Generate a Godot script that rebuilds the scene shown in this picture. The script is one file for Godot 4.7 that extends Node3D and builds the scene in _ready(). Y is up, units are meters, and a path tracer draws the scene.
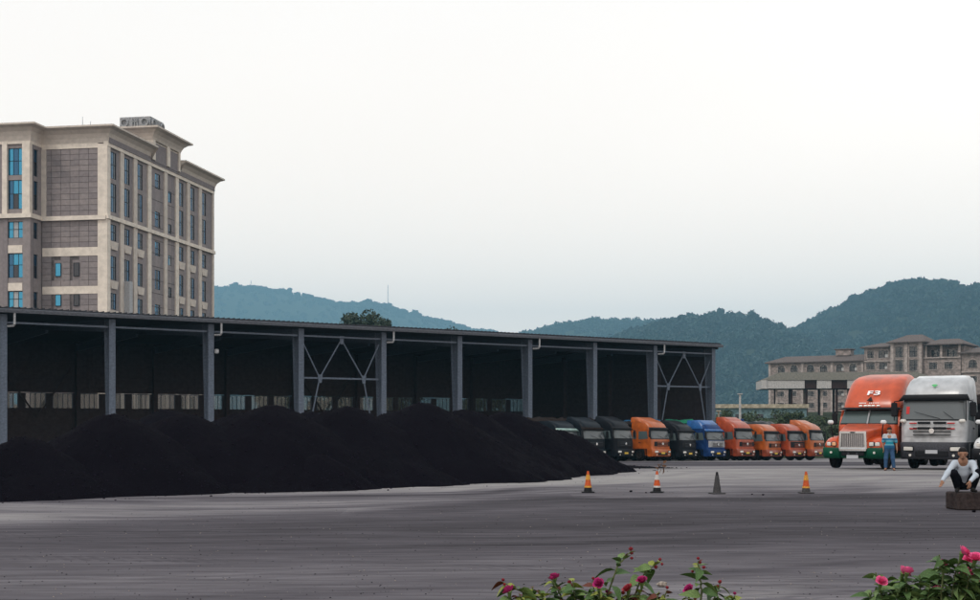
extends Node3D
# A coal yard with a long open shed, parked trucks, a hotel block and hazy hills. Metres, y up, camera looks along -z.

const EYE := 1.78
var M := {}
var taken := {}
var R := RandomNumberGenerator.new()

# ---------------------------------------------------------------- helpers: nodes
func numbered(called: String) -> String:
	if not taken.has(called):
		taken[called] = 0
		return called
	taken[called] += 1
	return "%s_%03d" % [called, taken[called]]

func tag(o: Node, label: String, category: String, group := "", kind := "") -> void:
	if label: o.set_meta("label", label)
	if category: o.set_meta("category", category)
	if group: o.set_meta("group", group)
	if kind: o.set_meta("kind", kind)

func thing(called: String, label: String, category: String, at := Vector3.ZERO, turn := 0.0, group := "") -> Node3D:
	var o := Node3D.new()
	o.name = numbered(called)
	add_child(o)
	o.position = at
	o.rotation.y = turn
	tag(o, label, category, group)
	return o

func inst(called: String, mesh: Mesh, m: Material, parent: Node, at := Transform3D()) -> MeshInstance3D:
	var o := MeshInstance3D.new()
	o.mesh = mesh
	if m: o.material_override = m
	if parent == self: called = numbered(called)
	o.name = called
	parent.add_child(o, true)
	o.transform = at
	return o

func obj(called: String, st: SurfaceTool, m: Material, parent: Node) -> MeshInstance3D:
	st.generate_normals()
	return inst(called, st.commit(), m, parent)

func struct(called: String, st: SurfaceTool, m: Material) -> MeshInstance3D:
	var o := obj(called, st, m, self)
	o.set_meta("kind", "structure")
	return o

# ---------------------------------------------------------------- helpers: shapes
func mb() -> SurfaceTool:
	var st := SurfaceTool.new()
	st.begin(Mesh.PRIMITIVE_TRIANGLES)
	st.set_smooth_group(-1)
	return st

func quad(st: SurfaceTool, a: Vector3, b: Vector3, c: Vector3, d: Vector3) -> void:
	for p in [a, b, c, a, c, d]:
		st.add_vertex(p)

func tri(st: SurfaceTool, a: Vector3, b: Vector3, c: Vector3) -> void:
	for p in [a, b, c]:
		st.add_vertex(p)

func bx(st: SurfaceTool, c: Vector3, s: Vector3, b := Basis()) -> void:
	var h := s / 2.0
	var p := []
	for i in 8:
		p.append(c + b * Vector3(h.x * (1 if i & 1 else -1), h.y * (1 if i & 2 else -1), h.z * (1 if i & 4 else -1)))
	for f in [[4, 6, 7, 5], [1, 3, 2, 0], [0, 2, 6, 4], [5, 7, 3, 1], [6, 2, 3, 7], [0, 4, 5, 1]]:
		quad(st, p[f[0]], p[f[1]], p[f[2]], p[f[3]])

func span(st: SurfaceTool, a: Vector3, b: Vector3) -> void:
	bx(st, (a + b) / 2.0, (b - a).abs())

# box with chamfered edges
func cbx(st: SurfaceTool, c: Vector3, s: Vector3, r: float, b := Basis()) -> void:
	var h := s / 2.0
	r = minf(r, minf(h.x, minf(h.y, h.z)) * 0.9)
	var v := func(sx, sy, sz, ax) -> Vector3:
		var q := Vector3(h.x * sx, h.y * sy, h.z * sz)
		if ax != 0: q.x -= r * sx
		if ax != 1: q.y -= r * sy
		if ax != 2: q.z -= r * sz
		return c + b * q
	for ax in 3:
		for s1 in [-1, 1]:
			var q := []
			for k in [[-1, -1], [-1, 1], [1, 1], [1, -1]]:
				var sg := [0, 0, 0]
				sg[ax] = s1; sg[(ax + 1) % 3] = k[0]; sg[(ax + 2) % 3] = k[1]
				q.append(v.call(sg[0], sg[1], sg[2], ax))
			if s1 < 0: q.reverse()
			quad(st, q[0], q[1], q[2], q[3])
	for ax in 3:
		var a1 := (ax + 1) % 3
		var a2 := (ax + 2) % 3
		for s1 in [-1, 1]:
			for s2 in [-1, 1]:
				var sg := [0, 0, 0]
				sg[a1] = s1; sg[a2] = s2
				var e := []
				for t in [-1, 1]:
					sg[ax] = t
					e.append(v.call(sg[0], sg[1], sg[2], a1))
					e.append(v.call(sg[0], sg[1], sg[2], a2))
				if s1 * s2 > 0: quad(st, e[0], e[1], e[3], e[2])
				else: quad(st, e[2], e[3], e[1], e[0])
	for sx in [-1, 1]:
		for sy in [-1, 1]:
			for sz in [-1, 1]:
				var t := [v.call(sx, sy, sz, 0), v.call(sx, sy, sz, 1), v.call(sx, sy, sz, 2)]
				if sx * sy * sz > 0: t.reverse()
				tri(st, t[0], t[1], t[2])

func frame_of(d: Vector3) -> Basis:
	d = d.normalized()
	var u := d.cross(Vector3.UP)
	if u.length() < 0.01: u = Vector3.RIGHT
	u = u.normalized()
	return Basis(u, d, u.cross(d))

# square bar from a to b
func bar(st: SurfaceTool, a: Vector3, b: Vector3, w: float, t: float) -> void:
	bx(st, (a + b) / 2.0, Vector3(w, a.distance_to(b), t), frame_of(b - a))

# round bar or cone from a to b
func cyl(st: SurfaceTool, a: Vector3, b: Vector3, ra: float, rb: float, n := 12, caps := true) -> void:
	var f := frame_of(b - a)
	for i in n:
		var t0 := TAU * i / n
		var t1 := TAU * (i + 1) / n
		var d0 := f.x * cos(t0) + f.z * sin(t0)
		var d1 := f.x * cos(t1) + f.z * sin(t1)
		st.set_smooth_group(1)
		quad(st, a + d0 * ra, a + d1 * ra, b + d1 * rb, b + d0 * rb)
		st.set_smooth_group(-1)
		if caps:
			if rb > 0.001: tri(st, b, b + d0 * rb, b + d1 * rb)
			if ra > 0.001: tri(st, a, a + d1 * ra, a + d0 * ra)

func tube(st: SurfaceTool, pts: Array, r0: float, r1: float, n := 6) -> void:
	for i in pts.size() - 1:
		var k := float(pts.size() - 1)
		cyl(st, pts[i], pts[i + 1], lerpf(r0, r1, i / k), lerpf(r0, r1, (i + 1) / k), n, i == 0 or i == pts.size() - 2)

# rings of equal point counts joined to a skin
func loft(st: SurfaceTool, rings: Array, smooth := true, caps := true, closed := true) -> void:
	st.set_smooth_group(2 if smooth else -1)
	for i in rings.size() - 1:
		var a: Array = rings[i]
		var b: Array = rings[i + 1]
		for j in (a.size() if closed else a.size() - 1):
			var k := (j + 1) % a.size()
			quad(st, a[j], b[j], b[k], a[k])
	st.set_smooth_group(-1)
	if caps:
		for e in [0, rings.size() - 1]:
			var c := Vector3.ZERO
			for p in rings[e]: c += p
			c /= rings[e].size()
			for j in rings[e].size():
				if e == 0: tri(st, c, rings[e][j], rings[e][(j + 1) % rings[e].size()])
				else: tri(st, c, rings[e][(j + 1) % rings[e].size()], rings[e][j])

# rounded rectangle in plan at height y; z from zb to zf, half width w, corner radii rf (front) and rb (back)
func plan(y: float, zf: float, zb: float, w: float, rf: float, rb := 0.06, bulge := 0.0) -> Array:
	var out := []
	for q in [[1, zf - rf, rf, 0.0], [-1, zf - rf, rf, PI / 2], [-1, zb + rb, rb, PI], [1, zb + rb, rb, PI * 1.5]]:
		for k in 7:
			var t: float = q[3] + PI / 2 * k / 6.0
			var x: float = q[0] * (w - q[2]) + cos(t) * q[2]
			var z: float = q[1] + sin(t) * q[2]
			if q[1] == zf - rf: z += bulge * (1.0 - pow(absf(x) / w, 2.0)) - bulge
			out.append(Vector3(x, y, z))
	return out

# polygon (in the local xy plane of xf) given thickness along local z
func slab(st: SurfaceTool, poly: PackedVector2Array, z0: float, z1: float, xf := Transform3D()) -> void:
	var idx := Geometry2D.triangulate_polygon(poly)
	for i in range(0, idx.size(), 3):
		var a := poly[idx[i]]
		var b := poly[idx[i + 1]]
		var c := poly[idx[i + 2]]
		tri(st, xf * Vector3(a.x, a.y, z1), xf * Vector3(b.x, b.y, z1), xf * Vector3(c.x, c.y, z1))
		tri(st, xf * Vector3(a.x, a.y, z0), xf * Vector3(c.x, c.y, z0), xf * Vector3(b.x, b.y, z0))
	for i in poly.size():
		var a := poly[i]
		var b := poly[(i + 1) % poly.size()]
		quad(st, xf * Vector3(a.x, a.y, z0), xf * Vector3(b.x, b.y, z0), xf * Vector3(b.x, b.y, z1), xf * Vector3(a.x, a.y, z1))

# slab across x: poly holds (z, y) points, from x0 to x1
func side_slab(st: SurfaceTool, poly: PackedVector2Array, x0: float, x1: float) -> void:
	slab(st, poly, x0, x1, Transform3D(Basis(Vector3(0, 0, 1), Vector3(0, 1, 0), Vector3(1, 0, 0)), Vector3.ZERO))

# profile [outward, height] swept along a flat path (x, z) with right-angled corners; normals given per segment
func sweep(st: SurfaceTool, path: Array, normals: Array, prof: Array) -> void:
	var lines := []
	for i in path.size():
		var n := Vector2.ZERO
		if i > 0: n += normals[i - 1]
		if i < normals.size(): n += normals[i]
		if i > 0 and i < normals.size() and normals[i - 1] == normals[i]: n /= 2.0
		var l := []
		for p in prof:
			l.append(Vector3(path[i].x + n.x * p[0], p[1], path[i].y + n.y * p[0]))
		lines.append(l)
	for i in path.size() - 1:
		for j in prof.size() - 1:
			quad(st, lines[i][j], lines[i + 1][j], lines[i + 1][j + 1], lines[i][j + 1])
	for e in [lines[0], lines[-1]]:
		for j in range(1, prof.size() - 1): tri(st, e[0], e[j], e[j + 1])

# ---------------------------------------------------------------- helpers: bodies from a distance field
func field_mesh(st: SurfaceTool, bones: Array, cell: float, k: float, tint: Variant = null) -> void:
	var lo := Vector3(1e9, 1e9, 1e9)
	var hi := -lo
	for b in bones:
		for e in 2:
			var r: float = b[2 + e] + cell * 3.0
			lo = lo.min(b[e] - Vector3.ONE * r)
			hi = hi.max(b[e] + Vector3.ONE * r)
	var n := Vector3i(((hi - lo) / cell).ceil()) + Vector3i.ONE
	var f := PackedFloat32Array()
	f.resize(n.x * n.y * n.z)
	f.fill(1.0)
	for b in bones:
		var a: Vector3 = b[0]
		var e: Vector3 = b[1]
		var m: float = maxf(b[2], b[3]) + k + cell * 2.0
		var l0 := Vector3i(((a.min(e) - Vector3.ONE * m - lo) / cell).floor()).clamp(Vector3i.ZERO, n - Vector3i.ONE)
		var l1 := Vector3i(((a.max(e) + Vector3.ONE * m - lo) / cell).ceil()).clamp(Vector3i.ZERO, n - Vector3i.ONE)
		var ab := e - a
		var inv := 1.0 / maxf(ab.length_squared(), 1e-9)
		var sq: Vector3 = b[4] if b.size() > 4 else Vector3.ONE
		for z in range(l0.z, l1.z + 1):
			for y in range(l0.y, l1.y + 1):
				var row := (z * n.y + y) * n.x
				for x in range(l0.x, l1.x + 1):
					var p := lo + Vector3(x, y, z) * cell
					var t := clampf((p - a).dot(ab) * inv, 0.0, 1.0)
					var d: float = ((p - a - ab * t) / sq).length() - lerpf(b[2], b[3], t)
					var o := f[row + x]
					var h := maxf(k - absf(d - o), 0.0) / k
					f[row + x] = minf(d, o) - h * h * k * 0.25
	var vert := {}
	var pos := PackedVector3Array()
	var offs := [0, 1, n.x, n.x + 1, n.x * n.y, n.x * n.y + 1, n.x * n.y + n.x, n.x * n.y + n.x + 1]
	for z in n.z - 1:
		for y in n.y - 1:
			var row := (z * n.y + y) * n.x
			for x in n.x - 1:
				var i := row + x
				var neg := 0
				for o in offs:
					if f[i + o] < 0.0: neg += 1
				if neg == 0 or neg == 8: continue
				var s := Vector3.ZERO
				var c := 0
				for q in [[0, 1], [2, 3], [4, 5], [6, 7], [0, 2], [1, 3], [4, 6], [5, 7], [0, 4], [1, 5], [2, 6], [3, 7]]:
					var u := f[i + offs[q[0]]]
					var w := f[i + offs[q[1]]]
					if (u < 0.0) != (w < 0.0):
						var t := u / (u - w)
						var pa := Vector3(q[0] & 1, (q[0] >> 1) & 1, q[0] >> 2)
						var pb := Vector3(q[1] & 1, (q[1] >> 1) & 1, q[1] >> 2)
						s += pa.lerp(pb, t)
						c += 1
				vert[i] = pos.size()
				pos.append(lo + (Vector3(x, y, z) + s / c) * cell)
	st.set_smooth_group(7)
	var step := [1, n.x, n.x * n.y]
	for i in vert:
		for ax in 3:
			var u := f[i]
			var w := f[i + step[ax]]
			if (u < 0.0) == (w < 0.0): continue
			var s1: int = step[(ax + 1) % 3]
			var s2: int = step[(ax + 2) % 3]
			if not (vert.has(i - s1) and vert.has(i - s2) and vert.has(i - s1 - s2)): continue
			var q := [pos[vert[i]], pos[vert[i - s1]], pos[vert[i - s1 - s2]], pos[vert[i - s2]]]
			if u < 0.0: q.reverse()
			for j in [0, 1, 2, 0, 2, 3]:
				if tint != null: st.set_color(tint.call(q[j]))
				st.add_vertex(q[j])
	st.set_smooth_group(-1)

# ---------------------------------------------------------------- helpers: materials
func lin(r: float, gr: float, b: float) -> Color:
	return Color(r, gr, b).linear_to_srgb()

func mat(key: String, c: Color, rough := 0.8, spec := 0.3, metal := 0.0) -> StandardMaterial3D:
	var m := StandardMaterial3D.new()
	m.resource_name = key
	m.albedo_color = c
	m.roughness = rough
	m.metallic_specular = spec
	m.metallic = metal
	M[key] = m
	return m

var noise_cache := {}
func noise_tex(freq: float, lo: float, hi: float, seed_: int, octaves := 4, size := 512, kind := FastNoiseLite.TYPE_SIMPLEX_SMOOTH) -> ImageTexture:
	var key := "%s %s %s %s %s %s %s" % [freq, lo, hi, seed_, octaves, size, kind]
	if noise_cache.has(key): return noise_cache[key]
	var n := FastNoiseLite.new()
	n.noise_type = kind
	n.seed = seed_
	n.frequency = freq
	n.fractal_octaves = octaves
	n.fractal_gain = 0.6
	var im := n.get_seamless_image(size, size)
	im.convert(Image.FORMAT_L8)
	var d := im.get_data()
	for i in d.size():
		d[i] = int(255.0 * clampf(lerpf(lo, hi, d[i] / 255.0), 0.0, 1.0))
	var t := ImageTexture.create_from_image(Image.create_from_data(size, size, false, Image.FORMAT_L8, d))
	noise_cache[key] = t
	return t

# mottled colour (multiplies the albedo) and relief, laid in world or object space with `scale` repeats per metre
func grain(m: StandardMaterial3D, scale: float, tex: Texture2D, relief := 0.0, relief_tex: Texture2D = null, in_world := true) -> StandardMaterial3D:
	m.albedo_texture = tex
	m.uv1_triplanar = true
	m.uv1_world_triplanar = in_world
	m.uv1_scale = Vector3.ONE * scale
	if relief > 0.0:
		m.heightmap_enabled = true
		m.heightmap_texture = relief_tex if relief_tex else tex
		m.heightmap_scale = relief
	return m

# ground level at a depth in front of the camera (yard falls away towards the shed, land rises behind it)
func ground_y(d: float) -> float:
	var s := clampf((d - 44.0) / 12.0, 0.0, 1.0)
	var y := -0.022 * (maxf(d, 44.0) - 50.0) * s * s if d < 56.0 else -0.022 * (d - 50.0)
	if d > 56.0 and d < 150.0: return y
	if d <= 56.0: return minf(y, 0.0)
	var r := clampf((d - 150.0) / 110.0, 0.0, 1.0)
	y = -2.2 + 5.7 * r * r * (3.0 - 2.0 * r)
	return y + clampf((d - 260.0) / 90.0, 0.0, 1.0) * 1.5

# point on the ground for a horizontal offset given as tangent, at depth d
func spot(tx: float, d: float) -> Vector3:
	return Vector3(tx * d, ground_y(d), -d)

# ---------------------------------------------------------------- scene
func _ready() -> void:
	R.seed = 7
	var cam := Camera3D.new()
	cam.name = "camera"
	add_child(cam)
	cam.position = Vector3(0, EYE, 0)
	cam.projection = Camera3D.PROJECTION_FRUSTUM
	cam.near = 0.1
	cam.size = 0.1 * 600.0 / 1300.0
	cam.frustum_offset = Vector2(0, 0.1 * 124.0 / 1300.0)
	cam.far = 16000.0
	cam.current = true
	var we := WorldEnvironment.new()
	we.name = "environment"
	var env := Environment.new()
	env.background_mode = Environment.BG_SKY
	env.tonemap_mode = Environment.TONE_MAPPER_LINEAR
	env.tonemap_exposure = 1.0
	var sky := Sky.new()
	var sm := ProceduralSkyMaterial.new()
	sm.sky_top_color = lin(0.635, 0.675, 0.71)
	sm.sky_horizon_color = lin(1.42, 1.18, 0.98)
	sm.sky_curve = 0.22
	sm.ground_bottom_color = lin(0.16, 0.15, 0.15)
	sm.ground_horizon_color = lin(0.55, 0.6, 0.62)
	sm.sun_angle_max = 1.0
	sm.sky_cover = sky_cover()
	sm.sky_cover_modulate = Color(1, 1, 1, 1)
	sky.sky_material = sm
	env.sky = sky
	env.background_energy_multiplier = 1.40
	env.fog_enabled = true
	env.fog_density = 0.00018
	env.fog_light_color = lin(0.36, 0.71, 0.95)
	env.sdfgi_enabled = true
	env.ssao_enabled = true
	env.ssil_enabled = true
	we.environment = env
	add_child(we)
	var sun := DirectionalLight3D.new()
	sun.name = "sun"
	sun.light_energy = 0.5
	sun.light_color = Color(1.0, 0.97, 0.93)
	sun.light_angular_distance = 10.0
	sun.shadow_enabled = true
	sun.look_at_from_position(Vector3(-30, 60, 34), Vector3.ZERO)
	add_child(sun)

	make_materials()
	make_ground()
	make_hills()
	make_shed()
	make_hotel()
	make_villa()
	make_far_things()
	make_coal()
	make_truck_row()
	make_near_trucks()
	make_cones()
	make_people()
	make_roses()
	make_litter()

func sky_cover() -> ImageTexture:
	var n := FastNoiseLite.new()
	n.seed = 3
	n.frequency = 0.006
	n.fractal_octaves = 4
	var im := Image.create(512, 256, false, Image.FORMAT_RGBA8)
	for y in 256:
		for x in 512:
			var a := TAU * x / 512.0
			var b := PI * y / 256.0
			var v := n.get_noise_3d(cos(a) * sin(b) * 150.0, cos(b) * 260.0, sin(a) * sin(b) * 150.0)
			var c := 0.32 + 0.55 * v
			im.set_pixel(x, y, Color(c, c, c, 0.35))
	return ImageTexture.create_from_image(im)

func make_materials() -> void:
	var fine := noise_tex(0.09, 0.55, 1.0, 11)
	var soft := noise_tex(0.02, 0.6, 1.0, 12, 5)
	var rough := noise_tex(0.05, 0.2, 1.0, 13, 5)
	# shed
	grain(mat("steel", lin(0.138, 0.168, 0.222), 0.55, 0.35), 0.35, noise_tex(0.03, 0.7, 1.05, 21, 5))
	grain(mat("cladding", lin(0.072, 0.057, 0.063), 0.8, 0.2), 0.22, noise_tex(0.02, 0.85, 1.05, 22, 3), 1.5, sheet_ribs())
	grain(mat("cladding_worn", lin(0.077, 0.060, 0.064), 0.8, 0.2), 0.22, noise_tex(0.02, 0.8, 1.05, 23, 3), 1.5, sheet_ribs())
	grain(mat("roof_sheet", lin(0.06, 0.062, 0.075), 0.7, 0.25), 0.3, soft)
	grain(mat("gutter", lin(0.17, 0.18, 0.21), 0.5, 0.35), 0.5, soft)
	grain(mat("gutter_pale", lin(0.50, 0.51, 0.53), 0.6), 0.5, soft)
	grain(mat("pipe_white", lin(0.62, 0.63, 0.65), 0.5), 0.8, soft)
	var pane := mat("shed_pane", Color(0.42, 0.45, 0.43, 0.45), 0.1, 0.4)
	pane.transparency = BaseMaterial3D.TRANSPARENCY_ALPHA
	var clear := mat("clear_glass", Color(0.25, 0.3, 0.34, 0.12), 0.08, 0.4)
	clear.transparency = BaseMaterial3D.TRANSPARENCY_ALPHA
	# coal
	var coal := grain(mat("coal", lin(0.0074, 0.0059, 0.0102), 0.92, 0.11), 0.55, noise_tex(0.12, 0.25, 1.35, 31, 5), 4.0, noise_tex(0.14, 0.0, 1.0, 32, 5, 512, FastNoiseLite.TYPE_CELLULAR))
	coal.vertex_color_use_as_albedo = true
	# hotel
	grain(mat("cream", lin(0.76, 0.685, 0.60), 0.85, 0.2), 0.12, noise_tex(0.018, 0.87, 1.03, 41, 5))
	grain(mat("cream_dull", lin(0.60, 0.535, 0.475), 0.85, 0.2), 0.12, noise_tex(0.018, 0.87, 1.03, 42, 5))
	grain(mat("taupe", lin(0.262, 0.232, 0.234), 0.8, 0.25), 0.15, noise_tex(0.02, 0.88, 1.03, 43, 5))
	grain(mat("taupe_2", lin(0.24, 0.213, 0.217), 0.8, 0.25), 0.15, noise_tex(0.02, 0.88, 1.03, 44, 5))
	grain(mat("taupe_3", lin(0.285, 0.252, 0.25), 0.8, 0.25), 0.15, noise_tex(0.02, 0.88, 1.03, 45, 5))
	grain(mat("joint", lin(0.17, 0.15, 0.15), 0.9, 0.1), 0.2, soft)
	grain(mat("window_frame_dark", lin(0.03, 0.035, 0.045), 0.5), 0.5, soft)
	mat("glass_blue", lin(0.03, 0.24, 0.40), 0.09, 0.6, 0.55)
	mat("glass_blue_2", lin(0.015, 0.09, 0.18), 0.09, 0.6, 0.55)
	mat("glass_curtain", lin(0.30, 0.33, 0.35), 0.15, 0.5)
	mat("glass_dark", lin(0.012, 0.018, 0.03), 0.08, 0.5)
	mat("curtain", lin(0.45, 0.44, 0.43), 0.9)
	# villa
	grain(mat("villa_wall", lin(0.45, 0.375, 0.345), 0.9, 0.2), 0.1, noise_tex(0.02, 0.5, 1.05, 51, 6))
	grain(mat("villa_trim", lin(0.54, 0.465, 0.43), 0.9, 0.2), 0.1, noise_tex(0.02, 0.6, 1.05, 52, 6))
	grain(mat("villa_roof", lin(0.20, 0.165, 0.155), 0.9, 0.2), 0.15, noise_tex(0.03, 0.5, 1.1, 53, 6))
	grain(mat("canopy_roof", lin(0.19, 0.175, 0.145), 0.9, 0.2), 0.15, noise_tex(0.03, 0.5, 1.1, 54, 6))
	grain(mat("canopy_white", lin(0.66, 0.64, 0.63), 0.7), 0.25, noise_tex(0.03, 0.55, 1.05, 55, 6))
	grain(mat("rust_brown", lin(0.06, 0.032, 0.028), 0.9, 0.2), 0.3, soft)
	grain(mat("teal_wall", lin(0.17, 0.27, 0.29), 0.85), 0.1, noise_tex(0.02, 0.6, 1.05, 56, 6))
	grain(mat("cream_band", lin(0.6, 0.53, 0.4), 0.85), 0.1, soft)
	grain(mat("blue_paint", lin(0.02, 0.10, 0.42), 0.5), 0.5, soft)
	grain(mat("orange_plastic", lin(0.60, 0.13, 0.05), 0.5), 0.5, soft)
	# plants
	for a in [["leaf_far", 0.016, 0.030, 0.024], ["leaf_mid", 0.03, 0.046, 0.028], ["leaf_shrub", 0.05, 0.072, 0.036], ["rose_leaf", 0.09, 0.165, 0.055], ["rose_leaf_2", 0.17, 0.26, 0.09], ["rose_leaf_young", 0.30, 0.34, 0.07], ["rose_leaf_red", 0.16, 0.05, 0.035], ["leaf_dry", 0.085, 0.04, 0.02]]:
		var m := mat(a[0], lin(a[1], a[2], a[3]), 0.6, 0.3)
		m.cull_mode = BaseMaterial3D.CULL_DISABLED
		if a[0].begins_with("rose"):
			m.backlight_enabled = true
			m.backlight = Color(0.3, 0.35, 0.12)
			grain(m, 9.0, noise_tex(0.03, 0.6, 1.1, 61, 4), 0.0, null, false)
	for k in ["leaf_far", "leaf_mid", "leaf_shrub"]:
		M[k].vertex_color_use_as_albedo = true
	grain(mat("bark", lin(0.07, 0.055, 0.045), 0.9, 0.2), 1.5, soft)
	mat("rose_stem", lin(0.09, 0.11, 0.045), 0.7)
	for a in [["petal_pink", 0.78, 0.13, 0.30], ["petal_magenta", 0.42, 0.03, 0.16], ["petal_red", 0.36, 0.045, 0.06]]:
		var m := mat(a[0], lin(a[1], a[2], a[3]), 0.65, 0.25)
		m.backlight_enabled = true
		m.backlight = Color(0.35, 0.1, 0.18)
		m.vertex_color_use_as_albedo = true
	# vehicles
	for a in [["paint_orange", 0.48, 0.105, 0.012], ["paint_red_orange", 0.42, 0.065, 0.018], ["paint_big_orange", 0.60, 0.082, 0.016], ["paint_dark", 0.010, 0.014, 0.020], ["paint_black", 0.008, 0.009, 0.013], ["paint_blue", 0.022, 0.12, 0.36], ["paint_navy", 0.012, 0.045, 0.16], ["paint_white", 0.66, 0.67, 0.68], ["paint_silver", 0.33, 0.34, 0.36], ["paint_pearl", 0.52, 0.53, 0.55], ["paint_green", 0.006, 0.075, 0.042], ["paint_mint", 0.34, 0.50, 0.46], ["paint_brown", 0.30, 0.055, 0.02]]:
		var m := mat(a[0], lin(a[1], a[2], a[3]), 0.35, 0.45)
		if a[1] < 0.02:
			m.metallic_specular = 0.2
		else:
			m.clearcoat_enabled = true
			m.clearcoat = 0.2
			m.clearcoat_roughness = 0.2
		grain(m, 0.22, noise_tex(0.012, 0.72 if a[1] < 0.6 or a[2] < 0.5 else 0.86, 1.04, 71, 3), 0.0, null, false)
	grain(mat("plastic_grey", lin(0.05, 0.05, 0.062), 0.6, 0.35), 0.8, noise_tex(0.03, 0.6, 1.1, 72, 5), 0.0, null, false)
	grain(mat("plastic_black", lin(0.014, 0.014, 0.018), 0.6, 0.3), 0.8, fine, 0.0, null, false)
	grain(mat("rubber", lin(0.016, 0.016, 0.018), 0.9, 0.2), 1.0, soft, 0.0, null, false)
	grain(mat("rim_steel", lin(0.10, 0.075, 0.07), 0.7, 0.3), 1.0, rough, 0.0, null, false)
	grain(mat("chassis", lin(0.02, 0.02, 0.024), 0.85, 0.2), 0.8, fine, 0.0, null, false)
	mat("chrome", lin(0.62, 0.63, 0.65), 0.18, 0.5, 0.9)
	mat("grille_mesh", lin(0.16, 0.15, 0.155), 0.4, 0.4, 0.5)
	mat("windscreen", lin(0.075, 0.10, 0.105), 0.12, 0.5)
	mat("windscreen_pale", lin(0.085, 0.095, 0.10), 0.16, 0.55)
	mat("windscreen_teal", lin(0.075, 0.10, 0.10), 0.12, 0.5)
	mat("lamp_lens", lin(0.62, 0.60, 0.56), 0.15, 0.6)
	mat("lamp_amber", lin(0.72, 0.36, 0.18), 0.2, 0.6)
	mat("marker_white", lin(0.85, 0.82, 0.78), 0.3, 0.5)
	mat("plate_yellow", lin(0.62, 0.42, 0.06), 0.5)
	mat("plate_pale", lin(0.42, 0.43, 0.46), 0.5)
	mat("decal_white", lin(0.82, 0.80, 0.80), 0.5)
	mat("decal_green", lin(0.10, 0.42, 0.16), 0.5)
	mat("decal_red", lin(0.45, 0.03, 0.03), 0.5)
	grain(mat("tarp_brown", lin(0.075, 0.055, 0.05), 0.95, 0.1), 0.7, rough, 3.0, rough, false)
	grain(mat("tarp_green", lin(0.02, 0.22, 0.12), 0.8, 0.2), 0.7, soft, 0.0, null, false)
	grain(mat("tarp_blue", lin(0.03, 0.14, 0.28), 0.8, 0.2), 0.7, soft, 0.0, null, false)
	grain(mat("crate_wood", lin(0.20, 0.14, 0.09), 0.9, 0.2), 0.7, soft, 0.0, null, false)
	# cones, block, people
	grain(mat("cone_orange", lin(0.70, 0.12, 0.03), 0.6), 2.0, noise_tex(0.02, 0.6, 1.05, 81, 5), 0.0, null, false)
	grain(mat("cone_yellow", lin(0.78, 0.38, 0.06), 0.6), 2.0, noise_tex(0.02, 0.6, 1.05, 81, 5), 0.0, null, false)
	grain(mat("cone_white", lin(0.70, 0.68, 0.66), 0.6), 2.0, noise_tex(0.02, 0.6, 1.05, 81, 5), 0.0, null, false)
	grain(mat("cone_grey", lin(0.075, 0.072, 0.075), 0.8), 2.0, noise_tex(0.02, 0.5, 1.1, 82, 5), 0.0, null, false)
	grain(mat("block", lin(0.052, 0.04, 0.039), 0.95, 0.15), 0.8, noise_tex(0.02, 0.7, 1.1, 83, 4), 0.6, null, false)
	grain(mat("skin", lin(0.32, 0.17, 0.11), 0.6, 0.3), 6.0, noise_tex(0.03, 0.85, 1.05, 84, 4), 0.0, null, false)
	mat("hair", lin(0.012, 0.010, 0.011), 0.7)
	mat("eye", lin(0.02, 0.015, 0.015), 0.3)
	grain(mat("shirt_pale", lin(0.52, 0.58, 0.66), 0.9, 0.1), 4.0, noise_tex(0.03, 0.75, 1.05, 85, 5), 0.0, null, false)
	grain(mat("trousers_black", lin(0.012, 0.012, 0.017), 0.9, 0.1), 4.0, soft, 0.0, null, false)
	grain(mat("jeans", lin(0.05, 0.11, 0.22), 0.9, 0.1), 3.0, noise_tex(0.03, 0.5, 1.3, 86, 5), 0.0, null, false)
	var polo := mat("polo", Color.WHITE, 0.9, 0.1)
	polo.vertex_color_use_as_albedo = true
	grain(polo, 4.0, noise_tex(0.03, 0.8, 1.05, 85, 5), 0.0, null, false)
	grain(mat("shoe", lin(0.02, 0.018, 0.018), 0.7), 4.0, soft, 0.0, null, false)
	grain(mat("shoe_brown", lin(0.26, 0.13, 0.09), 0.7), 4.0, soft, 0.0, null, false)
	grain(mat("stone_pale", lin(0.42, 0.36, 0.31), 0.9, 0.2), 3.0, soft, 0.0, null, false)
	grain(mat("grit_dark", lin(0.03, 0.027, 0.032), 0.95, 0.15), 3.0, soft, 0.0, null, false)
	grain(mat("soil", lin(0.06, 0.045, 0.035), 0.95, 0.1), 0.8, rough, 3.0)

# corrugation of the wall sheets as a relief texture
func sheet_ribs() -> ImageTexture:
	if noise_cache.has("ribs"): return noise_cache["ribs"]
	var im := Image.create(256, 256, false, Image.FORMAT_L8)
	for x in 256:
		var v := 0.5 + 0.5 * signf(sin(TAU * x / 256.0 * 16.0)) * pow(absf(sin(TAU * x / 256.0 * 16.0)), 0.4)
		for y in 256:
			im.set_pixel(x, y, Color(v, v, v))
	noise_cache["ribs"] = ImageTexture.create_from_image(im)
	return noise_cache["ribs"]

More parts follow.
